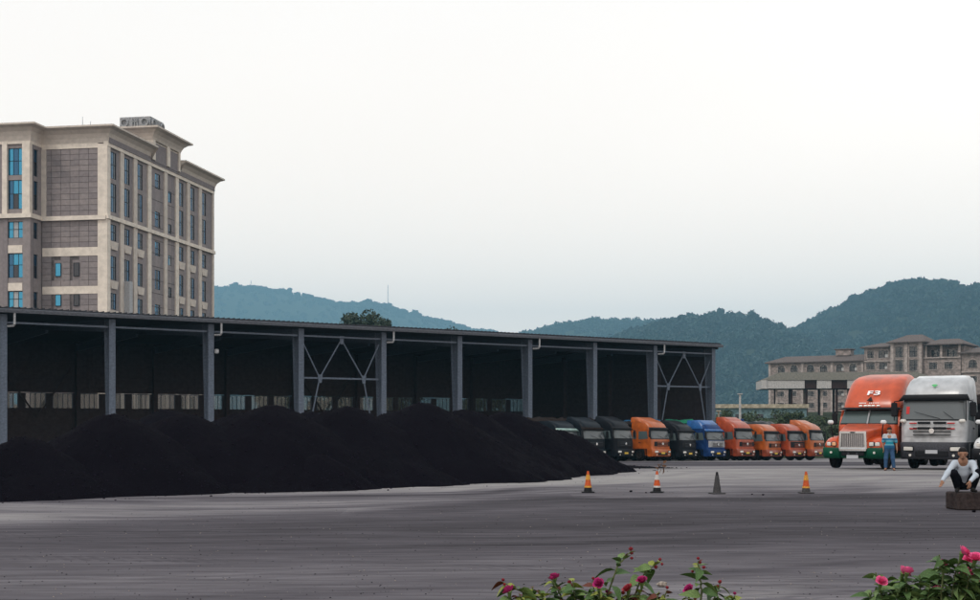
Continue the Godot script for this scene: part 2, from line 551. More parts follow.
# ---------------------------------------------------------------- ground
func yard_texture() -> ImageTexture:
	# x -32..32 m across, depth 4..68 m; concrete with coal dust, tyre sweeps and pale worn patches
	var w := 2048
	var h := 2048
	var broad := FastNoiseLite.new()
	broad.seed = 5; broad.frequency = 0.035; broad.fractal_octaves = 4
	var streak := FastNoiseLite.new()
	streak.seed = 8; streak.frequency = 1.0; streak.fractal_octaves = 4; streak.fractal_gain = 0.65
	var fine := FastNoiseLite.new()
	fine.seed = 9; fine.frequency = 2.2; fine.fractal_octaves = 4; fine.fractal_gain = 0.8
	var tones := PackedFloat32Array()
	tones.resize(w * h)
	for j in h:
		var z := 4.0 + 64.0 * j / h
		for i in w:
			var x := -32.0 + 64.0 * i / w
			var bend := broad.get_noise_2d(x * 0.5 + 300.0, z * 0.5)
			var v := broad.get_noise_2d(x * 0.4, z * 1.7 - x * 0.25)
			var s := streak.get_noise_2d(x * 0.022 + bend * 0.6, z * 0.24 - x * 0.045 + bend * 3.5)
			var s2 := streak.get_noise_2d(x * 0.10 + 50.0, z * 1.1 - x * 0.16 + bend * 6.0)
			var f := fine.get_noise_2d(x * 0.3, z * 1.5)
			var tone := 0.104 + 0.075 * v + 0.05 * s + 0.014 * s2 + 0.02 * f
			# worn pale concrete in front of the heaps and beyond the cones, dark coal dust elsewhere
			var edge := 25.5 + 0.42 * x + 5.0 * bend + 3.0 * s
			if x > 2.0: edge = 31.5 + 3.0 * bend + 2.0 * s
			elif x > -3.0: edge = lerpf(25.5 + 0.42 * x, 31.5, (x + 3.0) / 5.0) + 4.0 * bend + 2.5 * s
			var pale := smoothstep(edge - 1.2, edge + 1.0, z) * (1.0 - smoothstep(70.0, 95.0, z))
			tone += 0.17 * pale * (0.85 + 0.8 * s + 0.5 * s2 + 0.5 * v)
			var strip := exp(-pow((z - 31.8 - 0.5 * bend) / 0.7, 2.0)) * smoothstep(0.5, 3.0, x + 2.0 * s) * (1.0 - smoothstep(5.5, 9.0, x + 2.0 * s2))
			tone += 0.12 * strip * (0.7 + 1.2 * f + 0.8 * s2)
			var sand := exp(-pow((z - 13.4) / 1.1, 2.0)) * exp(-pow((x - 2.6) / 1.6, 2.0))
			tone += 0.11 * sand * (0.8 + 1.3 * f + 1.2 * s2)
			tones[j * w + i] = tone
	# tyre sweeps: thin arcs, darker or paler than the dust around them
	var r := RandomNumberGenerator.new()
	r.seed = 21
	for k in 90:
		var zc := 11.0 + 44.0 * pow(r.randf(), 1.3)
		var a := r.randf_range(-0.08, 0.42)
		var c := r.randf_range(-0.008, 0.008)
		var x0 := r.randf_range(-24.0, 14.0)
		var x1 := x0 + r.randf_range(6.0, 26.0)
		var gain := r.randf_range(0.7, 0.9) if r.randf() < 0.6 else r.randf_range(1.08, 1.28)
		var wide := r.randi_range(2, 8)
		var tread := 26.0 if r.randf() < 0.5 else 0.0
		for twin in 2:
			for i in range(int((x0 + 32.0) * 32.0), int((x1 + 32.0) * 32.0)):
				if i < 0 or i >= w: continue
				var x := -32.0 + 64.0 * i / w
				var z := zc + a * (x - x0) + c * (x - x0) * (x - x0) + 0.3 * broad.get_noise_2d(x, zc) + twin * 0.34
				var j := int((z - 4.0) * 32.0)
				var ends := clampf(minf(x - x0, x1 - x) / 3.0, 0.0, 1.0) * clampf(0.55 + 1.4 * streak.get_noise_2d(x * 0.3, zc), 0.0, 1.0)
				for q in wide:
					if tread > 0.0 and sin(x * tread + q * 0.9) < -0.2: continue
					if j + q >= 0 and j + q < h: tones[(j + q) * w + i] *= lerpf(1.0, gain, ends)
	# the crack that runs past the feet of the cones
	for i in range(int((3.5 + 32.0) * 32.0), int((9.6 + 32.0) * 32.0)):
		var x := -32.0 + 64.0 * i / w
		var j := int((33.75 + 0.25 * broad.get_noise_2d(x * 3.0, 5.0) + 0.08 * fine.get_noise_2d(x * 2.0, 1.0) - 4.0) * 32.0)
		for q in 3: tones[(j + q) * w + i] *= 0.45
	var d := PackedByteArray()
	d.resize(w * h * 3)
	for i in w * h:
		var tone := clampf(tones[i], 0.025, 0.36)
		var warm := clampf((tone - 0.1) * 4.0, 0.0, 1.0)
		d[i * 3] = int(255.0 * pow(tone * lerpf(1.0, 1.03, warm), 1.0 / 2.2))
		d[i * 3 + 1] = int(255.0 * pow(tone * lerpf(0.90, 0.97, warm), 1.0 / 2.2))
		d[i * 3 + 2] = int(255.0 * pow(tone * lerpf(1.03, 0.95, warm), 1.0 / 2.2))
	return ImageTexture.create_from_image(Image.create_from_data(w, h, false, Image.FORMAT_RGB8, d))

func make_ground() -> void:
	var m := mat("yard_concrete", Color.WHITE, 0.95, 0.12)
	m.albedo_texture = yard_texture()
	m.texture_repeat = true
	m.detail_enabled = true
	m.detail_albedo = noise_tex(0.02, 0.72, 1.0, 91, 7, 1024)
	m.detail_blend_mode = BaseMaterial3D.BLEND_MODE_MUL
	m.detail_uv_layer = BaseMaterial3D.DETAIL_UV_2
	var st := mb()
	st.set_smooth_group(1)
	var xs := range(-128, 129, 8)
	var ds := []
	var z := -16.0
	while z < 150.1:
		ds.append(z)
		z += 2.0
	for i in xs.size() - 1:
		for j in ds.size() - 1:
			for q in [[0, 0], [0, 1], [1, 1], [0, 0], [1, 1], [1, 0]]:
				var x: float = xs[i + q[0]]
				var dd: float = ds[j + q[1]]
				st.set_uv(Vector2((x + 32.0) / 64.0, (dd - 4.0) / 64.0))
				st.set_uv2(Vector2(x / 48.0, dd / 5.0))
				st.add_vertex(Vector3(x, ground_y(dd), -dd))
	struct("yard", st, m)
	# the land under and beyond the yard
	var e := grain(mat("earth", lin(0.05, 0.06, 0.035), 0.95, 0.1), 0.06, noise_tex(0.03, 0.4, 1.2, 92, 6))
	st = mb()
	st.set_smooth_group(1)
	var es := [-60.0, 0.0, 50.0, 100.0, 148.0, 165.0, 180.0, 200.0, 220.0, 240.0, 262.0, 300.0, 350.0, 420.0, 600.0, 1000.0, 2200.0, 4000.0, 6800.0]
	var wx := [-4000.0, -1500.0, -600.0, -300.0, -120.0, 0.0, 120.0, 300.0, 700.0, 1500.0, 3000.0]
	for i in wx.size() - 1:
		for j in es.size() - 1:
			for q in [[0, 0], [0, 1], [1, 1], [0, 0], [1, 1], [1, 0]]:
				var dd: float = es[j + q[1]]
				st.add_vertex(Vector3(wx[i + q[0]], ground_y(dd) - (0.3 if dd < 155.0 else 0.0), -dd))
	struct("terrain", st, e)
	# grit lying about on the concrete
	var r := RandomNumberGenerator.new()
	r.seed = 64
	for kind in 2:
		var mm := MultiMesh.new()
		mm.transform_format = MultiMesh.TRANSFORM_3D
		mm.mesh = lump_mesh()
		var count := 1300 if kind else 3600
		mm.instance_count = count
		for i in count:
			var dd := 11.5 + 30.0 * pow(r.randf(), 1.6)
			var x := r.randf_range(-0.42, 0.42) * dd
			var q := 0.003 + 0.008 * pow(r.randf(), 3.0)
			mm.set_instance_transform(i, Transform3D(Basis(Vector3.UP, r.randf() * TAU).scaled(Vector3(q, q * 0.6, q * 1.3)), Vector3(x, ground_y(dd) + q * 0.3, -dd)))
		var o := MultiMeshInstance3D.new()
		o.multimesh = mm
		o.material_override = M.stone_pale if kind else M.grit_dark
		o.name = numbered("loose_grit")
		add_child(o)
		tag(o, "pale stone grit scattered over the yard" if kind else "dark coal grit scattered over the yard", "grit", "", "stuff")
	# planting bed at the near edge of the yard
	st = mb()
	cbx(st, Vector3(0, 0.06, -5.9), Vector3(24.0, 0.2, 2.6), 0.05)
	struct("planting_bed", st, M.soil)

# ---------------------------------------------------------------- hills
var crowns := []
func crown_mesh(seed_: int, quads: int, leaf: float, squash := 0.8) -> ArrayMesh:
	var r := RandomNumberGenerator.new()
	r.seed = seed_
	var st := mb()
	var lobes := []
	for i in 7:
		lobes.append([Vector3(r.randf_range(-0.6, 0.6), r.randf_range(-0.3, 0.55), r.randf_range(-0.6, 0.6)), r.randf_range(0.35, 0.6)])
	for i in quads:
		var l: Array = lobes[r.randi() % lobes.size()]
		var d := Vector3(r.randfn(), r.randfn() * squash, r.randfn()).normalized()
		var p: Vector3 = l[0] + d * l[1] * pow(r.randf(), 0.3)
		var n := (d + Vector3(r.randfn(), r.randfn() + 0.4, r.randfn()) * 0.5).normalized()
		var f := frame_of(n)
		var a := r.randf() * TAU
		var u := (f.x * cos(a) + f.z * sin(a)) * leaf * r.randf_range(0.6, 1.3)
		var v := (f.z * cos(a) - f.x * sin(a)) * leaf * r.randf_range(0.5, 0.9)
		var c := r.randf_range(0.7, 1.25)
		st.set_color(Color(c * r.randf_range(0.85, 1.15), c, c * 0.95))
		quad(st, p - u, p - v * 0.7, p + u, p + v)
	st.generate_normals()
	return st.commit()

func make_hills() -> void:
	# [name, label of its wood, depth of ridge, depth of foot, ridge as (pixel-free) tangents and heights]
	var h_far := [[-0.55, 0.07], [-0.377, 0.095], [-0.30, 0.102], [-0.213, 0.1045], [-0.196, 0.1068], [-0.175, 0.1052], [-0.146, 0.101], [-0.131, 0.097], [-0.108, 0.0925], [-0.092, 0.095], [-0.069, 0.088], [-0.046, 0.082], [-0.023, 0.0765], [-0.011, 0.0735], [0.03, 0.066], [0.1, 0.05], [0.2, 0.04]]
	var h_mid := [[-0.1, 0.03], [0.0, 0.058], [0.02, 0.068], [0.045, 0.0735], [0.062, 0.0775], [0.085, 0.0795], [0.115, 0.0785], [0.13, 0.077], [0.16, 0.069], [0.2, 0.06], [0.3, 0.05]]
	var h_near := [[0.02, 0.02], [0.06, 0.045], [0.085, 0.06], [0.115, 0.0715], [0.135, 0.077], [0.154, 0.080], [0.171, 0.0815], [0.192, 0.0805], [0.205, 0.0775], [0.219, 0.071], [0.23, 0.066], [0.26, 0.05], [0.3, 0.03]]
	var h_main := [[0.15, 0.02], [0.19, 0.045], [0.215, 0.058], [0.228, 0.0665], [0.239, 0.0725], [0.262, 0.0835], [0.277, 0.0905], [0.292, 0.100], [0.308, 0.1055], [0.325, 0.109], [0.342, 0.106], [0.361, 0.1005], [0.377, 0.0975], [0.42, 0.095], [0.5, 0.08], [0.6, 0.05]]
	for k in 3:
		crowns.append(crown_mesh(100 + k, 150, 0.30))
	hill("hill_far", h_far, 5600.0, 4600.0, 14.0, 4200, "hazy pale blue wood on the far hill behind the hotel", 1)
	hill("hill_middle", h_mid, 3600.0, 2900.0, 13.0, 2200, "grey blue wood on the low hill behind the shed roof", 2)
	hill("hill_near", h_near, 2400.0, 1600.0, 11.0, 4200, "dark blue green wood on the rounded hill right of the shed", 3)
	hill("hill_main", h_main, 2600.0, 1500.0, 12.0, 8000, "dark blue green wood on the tall hill behind the brown villa", 4)

func hill(called: String, ridge: Array, zr: float, zf: float, size: float, count: int, label: String, seed_: int) -> void:
	var r := RandomNumberGenerator.new()
	r.seed = 40 + seed_
	var n := FastNoiseLite.new()
	n.seed = seed_
	n.frequency = 0.012
	n.fractal_octaves = 4
	var top := func(t: float) -> float:
		for i in ridge.size() - 1:
			if t <= ridge[i + 1][0]:
				return lerpf(ridge[i][1], ridge[i + 1][1], clampf((t - ridge[i][0]) / (ridge[i + 1][0] - ridge[i][0]), 0, 1))
		return ridge[-1][1]
	var t0: float = ridge[0][0]
	var t1: float = ridge[-1][0]
	var base := 4.0
	# height of the land at tangent t and share s of the way from the foot to the ridge and over it
	var land := func(t: float, s: float) -> Vector3:
		var d := lerpf(zf, zr, s)
		var full: float = EYE + top.call(t) * zr - base - size * 0.7
		var prof := sin(clampf(s, 0.0, 1.0) * PI / 2.0) if s <= 1.0 else cos((s - 1.0) * 1.4)
		prof = lerpf(prof, clampf(s, 0, 1), 0.35) if s <= 1.0 else prof
		var x := t * zr * lerpf(0.92, 1.0, clampf(s, 0, 1))
		return Vector3(x, base + full * prof + n.get_noise_2d(x, d) * size * 1.3 * (0.3 if absf(s - 1.0) < 0.15 else 1.0) - (8.0 if s < 0.01 else 0.0), -d)
	var st := mb()
	st.set_smooth_group(1)
	var nt := 60
	var ns := 16
	for i in nt:
		for j in ns:
			var a := lerpf(t0, t1, float(i) / nt)
			var b := lerpf(t0, t1, float(i + 1) / nt)
			var s0 := 1.8 * j / ns
			var s1 := 1.8 * (j + 1) / ns
			quad(st, land.call(a, s0), land.call(a, s1), land.call(b, s1), land.call(b, s0))
	struct(called, st, M.earth)
	var mm := MultiMesh.new()
	mm.transform_format = MultiMesh.TRANSFORM_3D
	mm.use_colors = true
	mm.mesh = crowns[seed_ % 3]
	mm.instance_count = count
	for i in count:
		var s := r.randf_range(0.05, 1.25)
		if i % 5 == 0: s = r.randf_range(0.92, 1.08)
		var p: Vector3 = land.call(r.randf_range(t0, t1), s)
		var q := size * r.randf_range(0.5, 1.2) * (1.35 if r.randf() < 0.12 else 1.0)
		mm.set_instance_transform(i, Transform3D(Basis(Vector3.UP, r.randf() * TAU).scaled(Vector3(q, q * r.randf_range(0.8, 1.3), q)), p + Vector3(0, q * 0.35, 0)))
		var c := r.randf_range(0.5, 1.6)
		mm.set_instance_color(i, Color(c * r.randf_range(0.85, 1.15), c, c * r.randf_range(0.85, 1.05)))
	var o := MultiMeshInstance3D.new()
	o.multimesh = mm
	o.material_override = M.leaf_far
	o.name = numbered("forest")
	add_child(o)
	tag(o, label, "forest", "", "stuff")
	if called == "hill_far":
		for t in [[-0.1838, 0.1105], [-0.0785, 0.107]]:
			var p := Vector3(t[0] * zr, EYE + (t[1] - 0.018) * zr, -zr)
			var th := thing("radio_mast", "thin lattice mast on the far hill, %s" % ("the one nearer the hotel" if t[0] < -0.1 else "the one above the tree behind the shed"), "mast", p)
			th.scale = Vector3.ONE * zr / 2500.0
			var leg := mb()
			for c in 3:
				var w3 := Vector3(cos(c * TAU / 3), 0, sin(c * TAU / 3))
				bar(leg, w3 * 1.6 + Vector3(0, -8, 0), w3 * 0.4 + Vector3(0, 45, 0), 0.2, 0.2)
			obj("leg", leg, M.steel, th)
			var br := mb()
			for j in 9:
				var w0 := lerpf(1.5, 0.45, j / 9.0)
				for c in 3:
					var a := Vector3(cos(c * TAU / 3) * w0, j * 4.8, sin(c * TAU / 3) * w0)
					var b := Vector3(cos((c + 1) * TAU / 3) * w0, j * 4.8 + 4.0, sin((c + 1) * TAU / 3) * w0)
					bar(br, a, b, 0.2, 0.2)
			obj("brace", br, M.steel, th)

# ---------------------------------------------------------------- the shed
func make_shed() -> void:
	var o := thing("storage_shed", "long open fronted grey steel shed with dark interior behind the coal", "shed", Vector3(-30.2, 0, -80.7), deg_to_rad(35.9))
	var bay := 6.876
	var x1 := bay * 9.07
	var x0 := -bay * 3.0
	var depth := 28.0
	var gy := func(x: float, z: float) -> float: return ground_y(80.7 + 0.586 * x - 0.81 * z)
	# roof
	var slope := atan2(0.45, 14.25)
	for s in [[0.5, -13.75, 9.0, 9.45], [-13.75, -28.4, 9.45, 8.95]]:
		var st := mb()
		var p := PackedVector2Array([Vector2(s[0], s[2] - 0.1), Vector2(s[0], s[2]), Vector2(s[1], s[3]), Vector2(s[1], s[3] - 0.1)])
		side_slab(st, p, x0 - 0.3, x1 + 0.25)
		obj("roof_slope", st, M.roof_sheet, o)
	# ribs of the roof sheets seen along the eave
	var rb := mb()
	var rx := x0 - 0.2
	while rx < x1 + 0.2:
		bx(rb, Vector3(rx, 9.035, 0.1), Vector3(0.07, 0.05, 0.86))
		rx += 0.38
	var rbo := obj("sheet_ribs", rb, M.roof_sheet, o)
	rbo.set_meta("kind", "stuff")
	for k in range(-3, 9):
		var a := bay * k
		var b := bay * (k + 1) if k < 8 else x1 + 0.25
		var st := mb()
		var prof := [Vector2(0.5, 8.66), Vector2(0.74, 8.66), Vector2(0.78, 8.86), Vector2(0.76, 8.89), Vector2(0.5, 8.89)]
		side_slab(st, PackedVector2Array(prof), a + 0.004, b - 0.004)
		obj("gutter", st, M.gutter, o)
		st = mb()
		bx(st, Vector3((a + b) / 2, 8.1, -0.12), Vector3(b - a - 0.5, 0.12, 0.12))
		obj("eave_strut", st, M.steel, o)
		if k in [-1, 3, 8]: brace_bay(o, a, b if k < 8 else x1, gy)
	# columns, rafters and rear columns
	for k in range(-3, 11):
		if k == 10: break
		var x := bay * k if k < 9 else x1 - 0.25
		var yb: float = gy.call(x, 0) - 0.1
		var st := mb()
		bx(st, Vector3(x, (yb + 8.6) / 2, 0.03), Vector3(0.42, 8.6 - yb, 0.05))
		var web := PackedVector2Array([Vector2(0.005, yb), Vector2(0.005, 8.6), Vector2(-0.95, 8.6), Vector2(-0.42, yb)])
		side_slab(st, web, x - 0.02, x + 0.02)
		quad(st, Vector3(x - 0.2, yb, -0.42), Vector3(x + 0.2, yb, -0.42), Vector3(x + 0.2, 8.6, -0.95), Vector3(x - 0.2, 8.6, -0.95))
		quad(st, Vector3(x - 0.2, yb, -0.46), Vector3(x + 0.2, yb, -0.46), Vector3(x + 0.2, 8.6, -0.99), Vector3(x - 0.2, 8.6, -0.99))
		for s in [-1, 1]:
			quad(st, Vector3(x + 0.2 * s, yb, -0.42), Vector3(x + 0.2 * s, 8.6, -0.95), Vector3(x + 0.2 * s, 8.6, -0.99), Vector3(x + 0.2 * s, yb, -0.46))
		obj("column", st, M.steel, o)
		st = mb()
		for s in [[0.0, -13.75, 8.58, 9.3], [-13.75, -27.8, 9.3, 8.6]]:
			side_slab(st, PackedVector2Array([Vector2(s[0], s[2]), Vector2(s[1], s[3]), Vector2(s[1], s[3] - 0.6), Vector2(s[0], s[2] - 0.8)]), x - 0.09, x + 0.09)
		obj("rafter", st, M.steel, o)
		st = mb()
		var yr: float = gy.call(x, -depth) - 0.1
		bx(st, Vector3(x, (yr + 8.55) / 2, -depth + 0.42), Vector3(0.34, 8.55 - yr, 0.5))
		obj("rear_column", st, M.cladding, o)  # dark wall material in place of steel, interior shade put into the colour
		if k % 2 == 0 and k < 9:
			st = mb()
			tube(st, [Vector3(x + 0.5, 8.7, 0.62), Vector3(x + 0.5, 7.95, 0.6), Vector3(x + 0.46, 7.86, 0.5), Vector3(x + 0.24, 7.86, 0.1)], 0.075, 0.075, 8)
			obj("downpipe", st, M.pipe_white, o)
	var lamp := mb()
	cbx(lamp, Vector3(bay * 2 + 0.36, 6.75, 0.16), Vector3(0.26, 0.3, 0.22), 0.05)
	obj("floodlight", lamp, M.pipe_white, o)
	# rear wall: three rows below the openings, a row of openings, rows above
	var win0 := 3.05
	var win1 := 4.42
	var rows := [[-2.4, -0.9], [-0.84, 0.4], [0.46, 1.7], [1.76, 3.02], [4.45, 5.75], [5.81, 7.1], [7.16, 8.55], [8.5, 9.08]]
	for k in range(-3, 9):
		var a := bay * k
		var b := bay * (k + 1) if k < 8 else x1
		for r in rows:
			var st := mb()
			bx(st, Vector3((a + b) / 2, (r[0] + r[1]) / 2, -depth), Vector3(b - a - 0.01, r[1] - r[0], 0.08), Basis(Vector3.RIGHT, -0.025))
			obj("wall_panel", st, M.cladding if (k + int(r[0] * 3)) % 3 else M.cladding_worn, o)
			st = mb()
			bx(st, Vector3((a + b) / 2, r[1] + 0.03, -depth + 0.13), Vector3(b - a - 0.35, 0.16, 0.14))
			obj("girt", st, M.cladding, o)  # takes the dark wall colour, not steel, to stand in for shade inside
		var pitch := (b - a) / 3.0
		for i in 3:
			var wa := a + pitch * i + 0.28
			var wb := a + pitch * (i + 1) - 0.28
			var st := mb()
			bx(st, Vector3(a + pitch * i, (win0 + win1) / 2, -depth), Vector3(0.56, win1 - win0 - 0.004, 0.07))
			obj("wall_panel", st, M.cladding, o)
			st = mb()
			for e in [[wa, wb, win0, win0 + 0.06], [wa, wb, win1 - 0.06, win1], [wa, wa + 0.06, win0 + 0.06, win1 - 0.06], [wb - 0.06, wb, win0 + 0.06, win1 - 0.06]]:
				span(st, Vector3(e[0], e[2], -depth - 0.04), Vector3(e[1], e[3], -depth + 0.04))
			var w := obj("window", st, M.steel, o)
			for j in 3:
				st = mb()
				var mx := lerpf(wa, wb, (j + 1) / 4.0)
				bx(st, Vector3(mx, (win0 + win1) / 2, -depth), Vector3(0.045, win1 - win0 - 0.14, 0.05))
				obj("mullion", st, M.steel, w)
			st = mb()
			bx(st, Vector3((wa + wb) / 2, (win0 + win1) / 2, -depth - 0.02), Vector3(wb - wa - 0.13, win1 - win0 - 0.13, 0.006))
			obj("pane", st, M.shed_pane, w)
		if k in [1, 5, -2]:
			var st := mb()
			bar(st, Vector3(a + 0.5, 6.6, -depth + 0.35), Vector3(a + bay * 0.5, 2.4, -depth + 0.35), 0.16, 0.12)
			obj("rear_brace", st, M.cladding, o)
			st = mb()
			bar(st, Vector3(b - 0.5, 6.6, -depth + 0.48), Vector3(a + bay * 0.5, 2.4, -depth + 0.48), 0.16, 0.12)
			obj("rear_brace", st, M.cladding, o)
	# end walls of overlapping horizontal sheets
	for e in [[x1, 1], [x0, -1]]:  # the left wall, out of view, is added to keep the interior dark
		for r in 9:
			var ya := -2.3 + 1.235 * r
			for j in 4:
				var za := -0.16 - 6.95 * j
				var st := mb()
				var tilt := Basis(Vector3.BACK, 0.075 * e[1])
				bx(st, Vector3(e[0] + 0.05 * e[1], ya + 0.58, za - 3.47), Vector3(0.05, 1.14, 6.93), tilt)
				obj("wall_panel", st, M.cladding_worn if (r + j) % 2 else M.cladding, o)
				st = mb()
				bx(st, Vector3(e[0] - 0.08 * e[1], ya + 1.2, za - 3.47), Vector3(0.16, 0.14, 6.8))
				obj("girt", st, M.cladding, o)  # darker than the frame steel, shade of the interior carried by the colour
	for e in [x1 + 0.02, x0 - 0.02]:
		var st := mb()
		side_slab(st, PackedVector2Array([Vector2(0.3, 8.5), Vector2(0.3, 8.96), Vector2(-13.75, 9.38), Vector2(-28.2, 8.9), Vector2(-28.2, 8.5)]), e - 0.05, e + 0.05)
		obj("gable_panel", st, M.cladding, o)
	for j in range(1, 4):
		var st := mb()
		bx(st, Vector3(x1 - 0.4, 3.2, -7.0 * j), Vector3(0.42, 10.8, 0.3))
		obj("rear_column", st, M.cladding, o)  # wall material again, its dark tone standing in for interior shade

func brace_bay(o: Node3D, a: float, b: float, gy: Callable) -> void:
	var w := b - a
	var yb: float = gy.call((a + b) / 2, 0)
	var z := -0.3
	var top := Vector3(a + w * 0.5, 7.95, z)
	var g1 := Vector3(a + w * 0.24, 5.1, z)
	var g2 := Vector3(a + w * 0.77, 5.1, z)
	var st := mb()
	bx(st, Vector3((a + b) / 2, 5.1, z), Vector3(w - 0.45, 0.13, 0.13))
	obj("brace_beam", st, M.steel, o)
	for p in [[top, g1], [top, g2], [g1, Vector3(a + 0.24, 7.7, z)], [g2, Vector3(b - 0.24, 7.7, z)], [g1, Vector3(a + 0.3, yb + 0.2, z)], [g2, Vector3(b - 0.3, yb + 0.2, z)]]:
		st = mb()
		cyl(st, p[0] + Vector3(0, 0, 0.02), p[1] + Vector3(0, 0, 0.02), 0.06, 0.06, 8)
		obj("brace", st, M.steel, o)
	for g in [g1, g2, top]:
		st = mb()
		slab(st, PackedVector2Array([Vector2(g.x - 0.2, g.y + 0.25), Vector2(g.x - 0.12, g.y - 0.35), Vector2(g.x + 0.12, g.y - 0.35), Vector2(g.x + 0.2, g.y + 0.25)]), z + 0.09, z + 0.11)
		obj("gusset", st, M.steel, o)

# ---------------------------------------------------------------- the hotel block
# local x runs along the right-hand face (away), local z is out of that face; the left-hand face looks along -x
func make_hotel() -> void:
	var o := thing("hotel_block", "tall cream and taupe hotel block with blue windows behind the shed", "building", Vector3(-39.8, 0, -135.0))
	o.basis = Basis(Vector3(0.1729, 0, -0.985), Vector3.UP, Vector3(0.985, 0, 0.1729))
	var b0 := -3.0
	var part := func(called: String, m: Material, a: Vector3, b: Vector3, parent: Node = o) -> MeshInstance3D:
		var st := mb()
		span(st, a, b)
		return obj(called, st, m, parent)
	part.call("core_wall", M.taupe_2, Vector3(0.36, b0, -20), Vector3(28.5, 31.0, -0.36))
	part.call("core_wall", M.taupe_2, Vector3(-1.94, b0, -26), Vector3(0.3, 31.0, -7.66))
	part.call("end_wall", M.cream_dull, Vector3(28.5, b0, -20), Vector3(28.8, 31.0, -0.36))
	# right-hand face
	var us := [0.0, 3.3, 6.5, 10.1, 14.4, 17.6, 20.9, 24.5, 28.8]
	var rows := [[27.5, 30.3], [24.0, 27.0], [21.0, 22.7], [16.9, 19.4], [13.8, 15.5], [9.9, 12.4], [6.4, 8.6], [2.4, 5.0]]
	for i in us.size():
		var u: float = us[i]
		var hw := 0.42
		var ua := maxf(u - hw, -0.05)
		var ub := minf(u + hw, 28.85)
		if i == 0: ub = 0.55
		part.call("pilaster", M.cream if i in [0, 3, 5] else M.cream_dull, Vector3(ua, b0, -0.3), Vector3(ub, 30.9, 0.16))
	for i in 8:
		var a: float = us[i] + (0.55 if i == 0 else 0.42)
		var b: float = us[i + 1] - 0.42
		var wa := a + 0.12
		var wb := wa + 1.5
		var rr := rows
		if i == 3:
			wa = 11.75; wb = 13.15
			rr = [[28.4, 30.1], [24.0, 25.8], [20.8, 22.4], [17.0, 19.2], [13.5, 15.3], [10.0, 12.0], [6.4, 8.4]]
		if i == 4:
			wa = 15.35; wb = 16.25
			rr = [[27.4, 28.7], [23.8, 24.9], [20.1, 21.3], [16.4, 17.6], [12.8, 14.0], [9.2, 10.4], [5.6, 6.8]]
		var tone: Material = [M.taupe, M.taupe_2, M.taupe_3][i % 3]
		part.call("tile_pier", tone, Vector3(a, b0, -0.36), Vector3(wa, 30.6, 0.0))
		part.call("tile_pier", tone, Vector3(wb, b0, -0.36), Vector3(b, 30.6, 0.0))
		var y := 30.6
		for r in rr:
			part.call("spandrel", M.taupe_3 if y < 30 else M.taupe, Vector3(wa, r[1], -0.36), Vector3(wb, y, -0.01))
			y = r[0]
			hotel_window(o, Vector3(wa, r[0], -0.12), Vector3(wb - wa, 0, 0), r[1] - r[0], Vector3(0, 0, 1), (i * 7 + int(r[0])) % 5)
			if i in [0, 1, 2, 5, 6, 7] and r[0] < 23.5:
				var st := mb()
				slab(st, PackedVector2Array([Vector2(wa - 0.1, r[0] - 0.12), Vector2(wb + 0.25, r[0] - 0.12), Vector2(wb, r[0] - 0.95), Vector2(wa + 0.15, r[0] - 0.95)]), 0.004, 0.15)
				obj("ledge", st, M.cream_dull, o)
		part.call("spandrel", tone, Vector3(wa, b0, -0.36), Vector3(wb, y, -0.01))
		# tile courses between the windows of the middle bays
		if i in [3, 4]:
			for q in 16:
				part.call("course_joint", M.joint, Vector3(a + 0.01, 6.0 + q * 1.5, 0.0), Vector3(b - 0.01, 6.06 + q * 1.5, 0.012))
	part.call("belt_course", M.cream, Vector3(-0.2, 23.1, 0.0), Vector3(28.95, 23.5, 0.3))
	part.call("frieze", M.cream, Vector3(-0.1, 30.62, -0.3), Vector3(28.8, 31.3, 0.22))
	part.call("air_duct", M.pipe_white, Vector3(3.75, 11.0, 0.17), Vector3(4.5, 17.0, 0.75))
	# left-hand face: cream corner pier, cream bands, tile panel
	part.call("pilaster", M.cream, Vector3(-0.12, b0, -0.95), Vector3(0.4, 30.9, 0.13))
	part.call("belt_course", M.cream, Vector3(-0.35, 23.0, -7.25), Vector3(0.0, 23.45, 0.0))
	part.call("frieze", M.cream, Vector3(-0.08, 30.5, -7.25), Vector3(0.36, 31.3, -0.96))
	part.call("pilaster", M.cream_dull, Vector3(-0.1, 23.5, -7.3), Vector3(0.36, 30.5, -6.75))
	for y in [[19.3, 20.2], [15.35, 16.15], [11.6, 12.4]]:
		part.call("stone_band", M.cream, Vector3(-0.05, y[0], -7.2), Vector3(0.36, y[1], -0.96))
	part.call("panel_backing", M.joint, Vector3(0.03, b0, -7.25), Vector3(0.36, 30.5, -0.96))
	var tile := BoxMesh.new()
	var tw := 6.29 / 6.0
	tile.size = Vector3(0.05, 0.57, tw - 0.04)
	var wins := [[17.2, 18.6], [14.1, 15.3], [10.0, 11.4]]
	var row := 0
	for seg in [[5.0, 11.6], [12.4, 15.35], [16.15, 19.3], [20.2, 23.0], [23.45, 30.5]]:
		var n := roundi((seg[1] - seg[0]) / 0.61)
		var pitch: float = (seg[1] - seg[0]) / n
		for i in n:
			var y: float = seg[0] + pitch * i
			for j in 6:
				var z := -0.96 - tw * (j + 0.5)
				var hit := false
				for q in wins:
					if y + pitch > q[0] - 0.1 and y < q[1] + 0.1 and j in [1, 2, 3, 4] and absf(z + (3.3 if j < 3 else 5.36)) < tw * 0.6: hit = true
				if hit: continue
				inst("cladding_tile", tile, [M.taupe, M.taupe_2, M.taupe_3][(row * 5 + j * 3 + (row * j) % 2) % 3], o, Transform3D(Basis().scaled(Vector3(1, (pitch - 0.04) / 0.57, 1)), Vector3(0.012, y + pitch / 2, z)))
			row += 1
